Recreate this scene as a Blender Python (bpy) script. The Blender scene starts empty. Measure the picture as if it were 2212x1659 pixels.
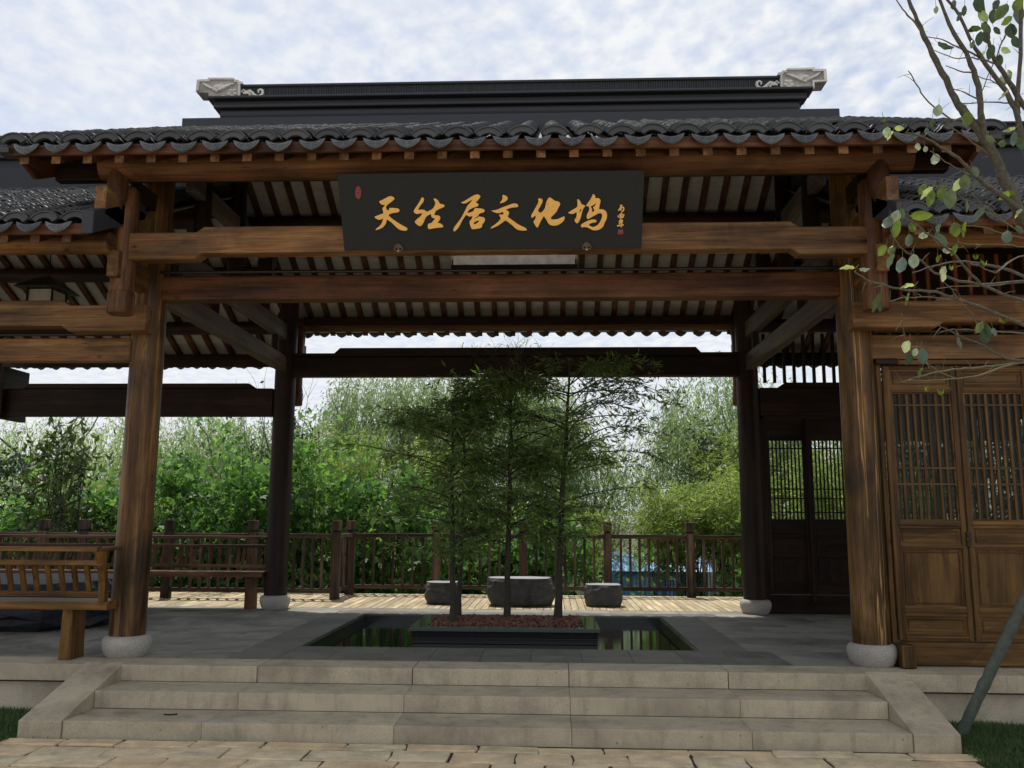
import bpy, math, random
import numpy as np
from mathutils import Vector, Matrix
R=math.radians
rng=random.Random(7); nr=np.random.RandomState(11)
S=bpy.context.scene
# ---------------- camera ----------------
cd=bpy.data.cameras.new('camera'); cam=bpy.data.objects.new('camera',cd); S.collection.objects.link(cam)
cd.sensor_width=36; cd.lens=36*1870/2212; cd.clip_start=.05; cd.clip_end=3000
p_,y_,r_=R(8.92),R(2.5),R(0.3)
Dv=Vector((-math.sin(y_)*math.cos(p_),math.cos(y_)*math.cos(p_),math.sin(p_)))
Rt=Vector((math.cos(y_),math.sin(y_),0)); Up=Rt.cross(Dv)
R2=Rt*math.cos(r_)+Up*math.sin(r_); U2=Up*math.cos(r_)-Rt*math.sin(r_)
m=Matrix((R2,U2,-Dv)).transposed().to_4x4(); m.translation=Vector((0,0,1.6)); cam.matrix_world=m
S.camera=cam
# ---------------- exposure ----------------
S.view_settings.view_transform='Standard'; S.view_settings.look='None'
S.view_settings.exposure=0.0; S.view_settings.gamma=1; S.view_settings.use_curve_mapping=False
# ---------------- sun and sky ----------------
SUN_EL=66.; SUN_AZ=-22.   # azimuth measured from +Y towards +X
sv=Vector((math.cos(R(SUN_EL))*math.sin(R(SUN_AZ)),math.cos(R(SUN_EL))*math.cos(R(SUN_AZ)),math.sin(R(SUN_EL))))
sl=bpy.data.lights.new('sun','SUN'); sl.energy=4.0; sl.angle=R(.6); sl.color=(1,.95,.86)
so=bpy.data.objects.new('sun',sl); S.collection.objects.link(so); so.rotation_euler=sv.to_track_quat('Z','Y').to_euler(); so.location=sv*60
W=bpy.data.worlds.new('World'); S.world=W; W.use_nodes=True
nt=W.node_tree; nt.nodes.clear()
def nd(nt,t,**k):
    n=nt.nodes.new(t)
    for a,b in k.items(): setattr(n,a,b)
    return n
def lk(nt,a,b): nt.links.new(a,b)
out=nd(nt,'ShaderNodeOutputWorld'); bg=nd(nt,'ShaderNodeBackground'); bg.inputs[1].default_value=.1
sky=nd(nt,'ShaderNodeTexSky',sky_type='NISHITA'); sky.sun_disc=False; sky.sun_elevation=R(SUN_EL); sky.sun_rotation=R(SUN_AZ)
sky.altitude=50; sky.air_density=1.0; sky.dust_density=.8; sky.ozone_density=1
tc=nd(nt,'ShaderNodeTexCoord'); sep=nd(nt,'ShaderNodeSeparateXYZ'); lk(nt,tc.outputs['Generated'],sep.inputs[0])
def mth(op,a,b,nt=nt):
    n=nd(nt,'ShaderNodeMath',operation=op)
    for i,v in enumerate((a,b)):
        if isinstance(v,(int,float)): n.inputs[i].default_value=v
        elif v is not None: lk(nt,v,n.inputs[i])
    return n.outputs[0]
zz=mth('ADD',mth('MAXIMUM',sep.outputs[2],0.0),.12)
cx=mth('DIVIDE',sep.outputs[0],zz); cy=mth('DIVIDE',sep.outputs[1],zz)
cmb=nd(nt,'ShaderNodeCombineXYZ'); lk(nt,cx,cmb.inputs[0]); lk(nt,cy,cmb.inputs[1])
n1=nd(nt,'ShaderNodeTexNoise'); n1.inputs['Scale'].default_value=.9; n1.inputs['Detail'].default_value=7; n1.inputs['Roughness'].default_value=.6; n1.inputs['Distortion'].default_value=.2
n2=nd(nt,'ShaderNodeTexNoise'); n2.inputs['Scale'].default_value=21; n2.inputs['Detail'].default_value=4; n2.inputs['Roughness'].default_value=.5; n2.inputs['Distortion'].default_value=.15
mp2=nd(nt,'ShaderNodeMapping'); mp2.inputs['Rotation'].default_value=(0,0,.5); mp2.inputs['Scale'].default_value=(1,.85,1); lk(nt,cmb.outputs[0],mp2.inputs[0])
n3=nd(nt,'ShaderNodeTexNoise'); n3.inputs['Scale'].default_value=.55; n3.inputs['Detail'].default_value=2
for n in (n1,n3): lk(nt,cmb.outputs[0],n.inputs['Vector'])
lk(nt,mp2.outputs[0],n2.inputs['Vector'])
rp=nd(nt,'ShaderNodeValToRGB'); rp.color_ramp.elements[0].position=.34; rp.color_ramp.elements[1].position=.68
xr=nd(nt,'ShaderNodeMapRange'); lk(nt,cx,xr.inputs[0]); xr.inputs[1].default_value=-.9; xr.inputs[2].default_value=.5; xr.inputs[3].default_value=.06; xr.inputs[4].default_value=.65
a=mth('ADD',mth('MULTIPLY',mth('SUBTRACT',n1.outputs[0],.5),1.0),mth('MULTIPLY',mth('SUBTRACT',n2.outputs[0],.5),xr.outputs[0])); a=mth('ADD',a,.55); lk(nt,a,rp.inputs[0])
veil=mth('MAXIMUM',rp.outputs[0],0)
# thin veil everywhere, thicker clouds on top
cov=mth('ADD',mth('MULTIPLY',veil,.45),.55)
hz=nd(nt,'ShaderNodeMapRange'); lk(nt,sep.outputs[2],hz.inputs[0]); hz.inputs[1].default_value=0; hz.inputs[2].default_value=.25; hz.inputs[3].default_value=.35; hz.inputs[4].default_value=0
cov=mth('MINIMUM',mth('ADD',cov,hz.outputs[0]),1.0)
cc=nd(nt,'ShaderNodeValToRGB'); cc.color_ramp.elements[0].color=(.74,.80,.92,1); cc.color_ramp.elements[1].color=(.90,.92,.95,1); lk(nt,n2.outputs[0],cc.inputs[0])
cc.color_ramp.elements[0].position=.3; cc.color_ramp.elements[1].position=.65
cs=nd(nt,'ShaderNodeMixRGB',blend_type='MULTIPLY'); cs.inputs[0].default_value=1; lk(nt,cc.outputs[0],cs.inputs[1]); cs.inputs[2].default_value=(10.2,10.1,9.95,1)
sk2=nd(nt,'ShaderNodeMixRGB',blend_type='MULTIPLY'); sk2.inputs[0].default_value=1; lk(nt,sky.outputs[0],sk2.inputs[1]); sk2.inputs[2].default_value=(1.35,1.35,1.35,1)
mx=nd(nt,'ShaderNodeMixRGB'); lk(nt,cov,mx.inputs[0]); lk(nt,sk2.outputs[0],mx.inputs[1]); lk(nt,cs.outputs[0],mx.inputs[2])
lk(nt,mx.outputs[0],bg.inputs[0]); lk(nt,bg.outputs[0],out.inputs[0])

# ---------------- materials ----------------
def newmat(name):
    m=bpy.data.materials.new(name); m.use_nodes=True; nt=m.node_tree; b=nt.nodes['Principled BSDF']; return m,nt,b
def ramp(nt,fac,cols,pos=None):
    r=nd(nt,'ShaderNodeValToRGB'); e=r.color_ramp.elements
    pos=pos or [i/(len(cols)-1) for i in range(len(cols))]
    while len(e)<len(cols): e.new(.5)
    for i,(c,p) in enumerate(zip(cols,pos)): e[i].position=p; e[i].color=(c if isinstance(c,tuple) else (c,c,c))+(1,)
    lk(nt,fac,r.inputs[0]); return r.outputs[0]
def coords(nt,scale,rnd=40,rot=(0,0,0)):
    t=nd(nt,'ShaderNodeTexCoord'); oi=nd(nt,'ShaderNodeObjectInfo'); v=nd(nt,'ShaderNodeVectorMath',operation='MULTIPLY_ADD')
    c=nd(nt,'ShaderNodeCombineXYZ')
    for i in range(3): lk(nt,mth('MULTIPLY',oi.outputs['Random'],rnd*(1+.37*i),nt),c.inputs[i])
    a=nd(nt,'ShaderNodeVectorMath',operation='ADD'); lk(nt,t.outputs['Object'],a.inputs[0]); lk(nt,c.outputs[0],a.inputs[1])
    mp=nd(nt,'ShaderNodeMapping'); mp.inputs['Scale'].default_value=scale; mp.inputs['Rotation'].default_value=rot; lk(nt,a.outputs[0],mp.inputs[0])
    return mp.outputs[0],a.outputs[0],oi
def noise(nt,vec,sc,det=5,ro=.55,dist=0):
    n=nd(nt,'ShaderNodeTexNoise'); n.inputs['Scale'].default_value=sc; n.inputs['Detail'].default_value=det; n.inputs['Roughness'].default_value=ro; n.inputs['Distortion'].default_value=dist
    lk(nt,vec,n.inputs['Vector']); return n.outputs[0]
def mixc(nt,f,a,b,bt='MIX'):
    n=nd(nt,'ShaderNodeMixRGB',blend_type=bt)
    if isinstance(f,(int,float)): n.inputs[0].default_value=f
    else: lk(nt,f,n.inputs[0])
    for i,v in ((1,a),(2,b)):
        if isinstance(v,tuple): n.inputs[i].default_value=v+(1,)
        else: lk(nt,v,n.inputs[i])
    return n.outputs[0]
def bump(nt,b,h,st,dist=.01):
    n=nd(nt,'ShaderNodeBump'); n.inputs['Strength'].default_value=st; n.inputs['Distance'].default_value=dist; lk(nt,h,n.inputs['Height']); lk(nt,n.outputs[0],b.inputs['Normal'])
def wood(name,ax,dk,md,lt,ro=.5,scratch=False,blotch=.55):
    m,nt,b=newmat(name)
    s=[11,11,11]; s[ax]=.5; f=[95,95,95]; f[ax]=2.5; g=[1.5,1.5,1.5]; g[ax]=.8
    v,raw,oi=coords(nt,s); n1=noise(nt,v,1,6,.6,.4)
    mp=nd(nt,'ShaderNodeMapping'); mp.inputs['Scale'].default_value=f; lk(nt,raw,mp.inputs[0]); n2=noise(nt,mp.outputs[0],1,3,.6)
    mg=nd(nt,'ShaderNodeMapping'); mg.inputs['Scale'].default_value=g; lk(nt,raw,mg.inputs[0]); n3=noise(nt,mg.outputs[0],1.6,4,.6,.5)
    a=mth('ADD',mth('MULTIPLY',n1,.7,nt),mth('MULTIPLY',n2,.3,nt),nt)
    c=ramp(nt,a,[dk,md,lt],[.36,.5,.66])
    bl=ramp(nt,n3,[(1-blotch,)*3,(1.08,1.04,1.0)],[.35,.62])
    c=mixc(nt,1,c,bl,'MULTIPLY')
    tone=ramp(nt,oi.outputs['Random'],[(.85,.83,.82),(1.14,1.1,1.05)]); c=mixc(nt,1,c,tone,'MULTIPLY')
    # uneven stain patches, knots and drying cracks
    ps=[3.2,3.2,3.2]; ps[ax]=1.1; mq=nd(nt,'ShaderNodeMapping'); mq.inputs['Scale'].default_value=ps; lk(nt,raw,mq.inputs[0])
    vo=nd(nt,'ShaderNodeTexVoronoi'); vo.inputs['Scale'].default_value=1; lk(nt,mq.outputs[0],vo.inputs['Vector']); vo.inputs['Randomness'].default_value=.9
    sx=nd(nt,'ShaderNodeSeparateXYZ'); lk(nt,vo.outputs['Color'],sx.inputs[0]); c=mixc(nt,1,c,ramp(nt,sx.outputs[0],[(.78,.76,.76),(1.16,1.14,1.1)]),'MULTIPLY')
    ks=[5,5,5]; ks[ax]=2.6; mk=nd(nt,'ShaderNodeMapping'); mk.inputs['Scale'].default_value=ks; lk(nt,raw,mk.inputs[0])
    vk=nd(nt,'ShaderNodeTexVoronoi'); vk.inputs['Scale'].default_value=1; lk(nt,mk.outputs[0],vk.inputs['Vector']); c=mixc(nt,1,c,ramp(nt,vk.outputs['Distance'],[(.35,.30,.28),(.8,.76,.74),(1,1,1)],[.03,.075,.13]),'MULTIPLY')
    cs_=[26,26,26]; cs_[ax]=.7; mc=nd(nt,'ShaderNodeMapping'); mc.inputs['Scale'].default_value=cs_; lk(nt,raw,mc.inputs[0]); qn=noise(nt,mc.outputs[0],1,2,.5,.2)
    crack=ramp(nt,qn,[1.,1.,.25,1.,1.],[0,.375,.385,.395,1]); c=mixc(nt,1,c,crack,'MULTIPLY')
    if scratch:
        sc=[16,16,16]; sc[ax]=.42; ms=nd(nt,'ShaderNodeMapping'); ms.inputs['Scale'].default_value=sc; lk(nt,raw,ms.inputs[0]); q=noise(nt,ms.outputs[0],1,3,.5,.3)
        line=ramp(nt,q,[0.,0.,1.,0.,0.],[0,.62,.64,.66,1]); c=mixc(nt,mth('MULTIPLY',line,.8,nt),c,(.55,.33,.12))
    lk(nt,c,b.inputs['Base Color']); rr=nd(nt,'ShaderNodeMapRange'); lk(nt,n3,rr.inputs[0]); rr.inputs[3].default_value=ro-.12; rr.inputs[4].default_value=ro+.15; lk(nt,rr.outputs[0],b.inputs['Roughness'])
    b.inputs['Specular IOR Level'].default_value=.22; bump(nt,b,a,.35,.006); return m
def wset(n,dk,md,lt,**k): return [wood(n+'_'+'xyz'[i],i,dk,md,lt,**k) for i in range(3)]
WF=wset('varnished_wood',(.075,.036,.015),(.19,.108,.048),(.34,.225,.11))          # weathered tan-brown front timber
WR=wset('reddish_wood',(.048,.022,.013),(.115,.054,.029),(.195,.105,.056))          # red-brown timber
WE=wset('russet_wood',(.052,.024,.012),(.135,.068,.034),(.25,.145,.075))
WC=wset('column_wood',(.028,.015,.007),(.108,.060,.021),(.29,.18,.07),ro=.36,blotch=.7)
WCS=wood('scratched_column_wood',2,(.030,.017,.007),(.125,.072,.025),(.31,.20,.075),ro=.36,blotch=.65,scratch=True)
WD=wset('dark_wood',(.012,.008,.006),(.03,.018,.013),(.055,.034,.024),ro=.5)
WG=wset('grey_dark_wood',(.07,.062,.055),(.12,.108,.096),(.18,.163,.146),ro=.6,blotch=.2)
WB=wset('bench_wood',(.075,.034,.010),(.19,.098,.027),(.33,.19,.058),ro=.42)
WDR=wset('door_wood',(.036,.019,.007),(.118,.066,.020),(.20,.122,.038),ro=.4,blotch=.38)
WFN=wset('fence_wood',(.04,.029,.025),(.105,.078,.067),(.22,.185,.165),ro=.8)
WK=wood('deck_wood',1,(.36,.30,.19),(.50,.44,.30),(.64,.58,.43),ro=.75,blotch=.2)
WBT=wood('batten_red',2,(.12,.035,.018),(.2,.06,.03),(.27,.1,.05),ro=.55)
def stone(name,c1,c2,speck=.25,scale=160,stain=.35,ro=.8,bs=.3,stainscale=2.2,streak=False,tv=.13):
    m,nt,b=newmat(name); v,raw,oi=coords(nt,(1,1,1),17)
    n1=noise(nt,raw,scale,2,.7); n2=noise(nt,raw,stainscale,6,.62,.4); n3=noise(nt,raw,9,5,.6); n4=noise(nt,raw,1.1,5,.65,.8)
    c=mixc(nt,n3,c1,c2); c=mixc(nt,1,c,ramp(nt,n4,[(1-stain*.8,)*3,(1,)*3,(1+stain*.2,)*3],[.36,.5,.66]),'MULTIPLY')
    vs=nd(nt,'ShaderNodeTexVoronoi'); vs.inputs['Scale'].default_value=7; lk(nt,raw,vs.inputs['Vector']); c=mixc(nt,1,c,ramp(nt,vs.outputs['Distance'],[(.45,)*3,(1,)*3],[.035,.06]),'MULTIPLY') if streak else c
    c=mixc(nt,1,c,ramp(nt,n1,[(1-speck,)*3,(1,)*3,(1+speck,)*3],[.3,.5,.7]),'MULTIPLY')
    c=mixc(nt,1,c,ramp(nt,n2,[(1-stain,)*3,(1,)*3],[.36,.56]),'MULTIPLY')
    if streak:
        ms=nd(nt,'ShaderNodeMapping'); ms.inputs['Scale'].default_value=(9,9,1.2); lk(nt,raw,ms.inputs[0]); q=noise(nt,ms.outputs[0],1,4,.65)
        c=mixc(nt,1,c,ramp(nt,q,[(.78,.77,.78),(1,1,1)],[.32,.48]),'MULTIPLY')
    c=mixc(nt,1,c,ramp(nt,oi.outputs['Random'],[(1-tv,)*3,(1+tv*.8,1+tv*.8,1+tv*.7)]),'MULTIPLY')
    lk(nt,c,b.inputs['Base Color']); rr=nd(nt,'ShaderNodeMapRange'); lk(nt,n2,rr.inputs[0]); rr.inputs[3].default_value=ro-.18; rr.inputs[4].default_value=ro+.1; lk(nt,rr.outputs[0],b.inputs['Roughness']); b.inputs['Specular IOR Level'].default_value=.25
    bump(nt,b,mth('ADD',n1,mth('MULTIPLY',n3,1.5,nt),nt),bs,.004); return m
M_granite=stone('granite',(.42,.36,.255),(.51,.44,.325),.22,150,.24,streak=True,tv=.04)
M_plinth=stone('plinth_granite',(.36,.345,.31),(.44,.42,.385),.35,120,.12)
M_rough=stone('rough_render_wall',(.42,.36,.27),(.50,.44,.34),.3,120,.25)
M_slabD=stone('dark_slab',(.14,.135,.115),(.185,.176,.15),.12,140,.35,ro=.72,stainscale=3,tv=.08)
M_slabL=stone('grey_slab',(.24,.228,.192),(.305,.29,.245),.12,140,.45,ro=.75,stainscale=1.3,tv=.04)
M_basalt=stone('basalt',(.022,.023,.025),(.13,.13,.135),.35,60,.3,ro=.75,bs=1)
M_basaltT=stone('sawn_basalt_top',(.30,.30,.31),(.38,.38,.39),.15,90,.15)
M_basaltD=stone('worn_rock_top',(.13,.135,.145),(.2,.205,.215),.15,90,.3)
M_darkrock=stone('dark_rock',(.018,.022,.028),(.04,.046,.055),.3,40,.3,ro=.6,bs=1)
M_grout=stone('joint_mortar',(.05,.045,.04),(.08,.075,.065),.2,90,.3)
M_ornback=stone('carved_stone_recess',(.38,.38,.37),(.54,.54,.52),.1,40,.4)  # recess shade put into a darker, stained grey for relief contrast
M_ornament=stone('carved_white_stone',(.62,.62,.59),(.74,.74,.71),.08,60,.18)
def paving():
    m,nt,b=newmat('sandstone'); v,raw,oi=coords(nt,(1,1,1),23)
    n3=noise(nt,raw,5,6,.62,.3); n1=noise(nt,raw,110,3,.7)
    base=ramp(nt,oi.outputs['Random'],[(.68,.52,.31),(.70,.56,.35),(.66,.55,.37),(.72,.58,.37),(.70,.51,.31),(.68,.55,.34)])
    c=mixc(nt,1,base,ramp(nt,n3,[(.62,.62,.62),(1.12,1.12,1.1)],[.32,.66]),'MULTIPLY'); c=mixc(nt,1,c,ramp(nt,n1,[(.8,)*3,(1.15,)*3],[.3,.7]),'MULTIPLY')
    lk(nt,c,b.inputs['Base Color']); b.inputs['Roughness'].default_value=.85; bump(nt,b,mth('ADD',n1,mth('MULTIPLY',n3,4,nt),nt),.5,.006); return m
M_pave=paving()
def plaza():
    m,nt,b=newmat('plaza_paving'); t=nd(nt,'ShaderNodeTexCoord'); br=nd(nt,'ShaderNodeTexBrick'); lk(nt,t.outputs['Object'],br.inputs['Vector']); br.inputs['Scale'].default_value=1
    br.inputs['Brick Width'].default_value=.48; br.inputs['Row Height'].default_value=.28; br.inputs['Mortar Size'].default_value=.012
    br.inputs['Color1'].default_value=(.50,.38,.24,1); br.inputs['Color2'].default_value=(.42,.31,.19,1); br.inputs['Mortar'].default_value=(.15,.12,.08,1)
    lk(nt,mixc(nt,1,br.outputs[0],ramp(nt,noise(nt,t.outputs['Object'],3,5),[(.75,)*3,(1.15,)*3],[.3,.7]),'MULTIPLY'),b.inputs['Base Color']); b.inputs['Roughness'].default_value=.85; return m
M_plaza=plaza()
def tilem(name,c1,c2,ro):
    m,nt,b=newmat(name); v,raw,oi=coords(nt,(1,1,1),31); g=nd(nt,'ShaderNodeNewGeometry')
    n3=noise(nt,raw,22,5,.65); c=mixc(nt,n3,c1,c2)
    c=mixc(nt,1,c,ramp(nt,oi.outputs['Random'],[(.7,.72,.75),(1.3,1.28,1.25)]),'MULTIPLY')
    c=mixc(nt,1,c,ramp(nt,g.outputs['Random Per Island'],[(.75,)*3,(1.25,)*3]),'MULTIPLY')
    lk(nt,c,b.inputs['Base Color']); rr=nd(nt,'ShaderNodeMapRange'); lk(nt,n3,rr.inputs[0]); rr.inputs[3].default_value=ro-.12; rr.inputs[4].default_value=ro+.2; lk(nt,rr.outputs[0],b.inputs['Roughness']); bump(nt,b,n3,.3,.004); return m
M_tile=tilem('grey_clay_tile',(.018,.020,.023),(.058,.060,.063),.5)
M_drip=tilem('grey_drip_tile',(.065,.078,.09),(.12,.14,.155),.55)
M_ridge=tilem('ridge_plaster',(.020,.023,.031),(.032,.037,.048),.6)
def plain(name,col,ro=.5,metal=0,nsc=30,var=.15,bs=.05,sp=.5):
    m,nt,b=newmat(name); v,raw,oi=coords(nt,(1,1,1),13); n=noise(nt,raw,nsc,4,.6)
    c=mixc(nt,1,col,ramp(nt,n,[(1-var,)*3,(1+var,)*3],[.3,.7]),'MULTIPLY'); lk(nt,c,b.inputs['Base Color']); b.inputs['Roughness'].default_value=ro; b.inputs['Metallic'].default_value=metal; b.inputs['Specular IOR Level'].default_value=sp; bump(nt,b,n,bs,.003); return m
M_board=plain('pale_roof_boards',(.345,.355,.335),.85,0,14,.12)
M_sign=plain('sign_lacquer',(.023,.027,.031),.5,0,60,.1,sp=.15)
M_gold=plain('gold_lettering',(.90,.54,.15),.45,0,20,.08)
M_goldd=plain('gold_edge',(.70,.48,.2),.5,0,20,.08)
M_seal=plain('red_seal',(.23,.03,.035),.6,0,50,.2)
M_sealL=plain('seal_lines',(.36,.12,.12),.6,0,50,.2)
M_bronze=plain('bronze',(.10,.085,.07),.4,.7,40,.2)
M_iron=plain('dark_iron',(.03,.028,.026),.45,.6,40,.2)
M_blackst=plain('polished_black_granite',(.011,.013,.014),.16,0,80,.2,0)
M_rim=plain('polished_rim_granite',(.09,.105,.095),.10,0,70,.2,0)
M_greyw=plain('skylight_board',(.72,.68,.64),.8,0,9,.2)
M_glassw=plain('lantern_glass',(.55,.55,.5),.5)
M_barkp=plain('planter_bark',(.040,.036,.024),.9,0,45,.5,.7)
M_bark=plain('grey_bark',(.075,.07,.052),.85,0,50,.4,.6)
M_barkd=plain('dark_bark',(.045,.042,.03),.85,0,60,.4,.6)
M_twig=plain('green_twig',(.10,.095,.05),.7,0,60,.3,.4)
M_wrap=plain('green_wrapped_pole',(.085,.10,.082),.9,0,30,.25,.6)
M_white=plain('white_wall',(.6,.6,.58),.85)
M_blue=plain('blue_sheet',(.20,.42,.72),.45,.0,6,.2)
M_soil=plain('soil',(.05,.035,.025),.95,0,30,.3,.6)
M_earth=plain('bare_earth',(.09,.075,.05),.95,0,3,.3,.6)
M_conduit=plain('black_pipe',(.012,.012,.014),.4)
def pebble():
    m,nt,b=newmat('red_lava_gravel'); g=nd(nt,'ShaderNodeNewGeometry'); c=ramp(nt,g.outputs['Random Per Island'],[(.07,.03,.022),(.16,.065,.045),(.22,.10,.07),(.09,.045,.035),(.26,.14,.10)]); lk(nt,c,b.inputs['Base Color']); b.inputs['Roughness'].default_value=.9; return m
M_peb=pebble()
def pane():
    m,nt,b=newmat('dusty_glass'); b.inputs['Base Color'].default_value=(.045,.047,.04,1); b.inputs['Roughness'].default_value=.12; t=nd(nt,'ShaderNodeBsdfTransparent'); mx=nd(nt,'ShaderNodeMixShader'); mx.inputs[0].default_value=.42; b.inputs['Specular IOR Level'].default_value=.2
    lk(nt,t.outputs[0],mx.inputs[1]); lk(nt,b.outputs[0],mx.inputs[2]); lk(nt,mx.outputs[0],nt.nodes['Material Output'].inputs[0]); return m
M_pane=pane()
def water():
    m,nt,b=newmat('pool_water'); b.inputs['Base Color'].default_value=(.006,.009,.008,1); b.inputs['Roughness'].default_value=.015; b.inputs['IOR'].default_value=1.45
    t=nd(nt,'ShaderNodeTexCoord'); mp=nd(nt,'ShaderNodeMapping'); mp.inputs['Scale'].default_value=(5,16,1); lk(nt,t.outputs['Object'],mp.inputs[0]); bump(nt,b,noise(nt,mp.outputs[0],1.4,2,.5,.3),.10,.008); return m
M_water=water()
def leafm(name,cols,trans=.45,ro=.45,tb=1.25):
    m,nt,b=newmat(name); g=nd(nt,'ShaderNodeNewGeometry'); oi=nd(nt,'ShaderNodeObjectInfo')
    t=nd(nt,'ShaderNodeTexCoord'); big=noise(nt,t.outputs['Object'],.9,3,.6)
    f=mth('ADD',mth('MULTIPLY',g.outputs['Random Per Island'],.65,nt),mth('MULTIPLY',big,.42,nt),nt)
    f=mth('ADD',f,mth('MULTIPLY',oi.outputs['Random'],.0,nt),nt)
    c=ramp(nt,f,cols); lk(nt,c,b.inputs['Base Color']); b.inputs['Roughness'].default_value=ro
    tr=nd(nt,'ShaderNodeBsdfTranslucent'); lk(nt,mixc(nt,1,c,(1.32*tb,1.5*tb,.75*tb),'MULTIPLY'),tr.inputs[0])
    mx=nd(nt,'ShaderNodeMixShader'); mx.inputs[0].default_value=trans; o=nt.nodes['Material Output']
    lk(nt,b.outputs[0],mx.inputs[1]); lk(nt,tr.outputs[0],mx.inputs[2]); lk(nt,mx.outputs[0],o.inputs[0]); return m
L_willow=leafm('willow_leaves',[(.08,.115,.065),(.19,.25,.145),(.36,.43,.27)])
L_willow2=leafm('willow_leaves_pale',[(.12,.16,.08),(.26,.32,.18),(.44,.5,.32)])
L_vine=leafm('vine_leaves',[(.025,.06,.02),(.09,.185,.055),(.24,.39,.13)],.45,.55)
L_bamboo=leafm('bamboo_leaves',[(.07,.10,.035),(.19,.25,.08),(.38,.43,.15)],.5)
L_dark=leafm('evergreen_leaves',[(.012,.028,.012),(.025,.05,.02),(.04,.07,.03)],.2)
L_pod=leafm('planter_tree_leaves',[(.06,.095,.04),(.12,.18,.065),(.24,.31,.11)],.45,.4,1.5)
L_oleander=leafm('dark_broad_leaves',[(.018,.035,.015),(.035,.06,.02),(.12,.13,.04)],.3)
L_grass=leafm('grass_blades',[(.045,.085,.028),(.07,.125,.04),(.10,.165,.055)],.35)
def biglf(name,col,tr,ro=.35):
    m,nt,b=newmat(name); v,raw,oi=coords(nt,(1,1,1),9); n=noise(nt,raw,25,3,.6)
    c=mixc(nt,1,col,ramp(nt,n,[(.75,)*3,(1.25,)*3],[.3,.7]),'MULTIPLY'); c=mixc(nt,1,c,ramp(nt,oi.outputs['Random'],[(.8,)*3,(1.2,)*3]),'MULTIPLY')
    lk(nt,c,b.inputs['Base Color']); b.inputs['Roughness'].default_value=ro; t=nd(nt,'ShaderNodeBsdfTranslucent'); lk(nt,mixc(nt,1,c,(1.8,1.9,.6),'MULTIPLY'),t.inputs[0])
    mx=nd(nt,'ShaderNodeMixShader'); mx.inputs[0].default_value=tr; lk(nt,b.outputs[0],mx.inputs[1]); lk(nt,t.outputs[0],mx.inputs[2]); lk(nt,mx.outputs[0],nt.nodes['Material Output'].inputs[0]); return m
BL={'g':biglf('leaf_green',(.08,.12,.08),.18,.26),'y':biglf('leaf_yellow_green',(.10,.14,.025),.45,.4),'p':biglf('leaf_pale',(.30,.36,.26),.3,.3),'d':biglf('leaf_dark',(.03,.055,.03),.3,.3)}

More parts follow.
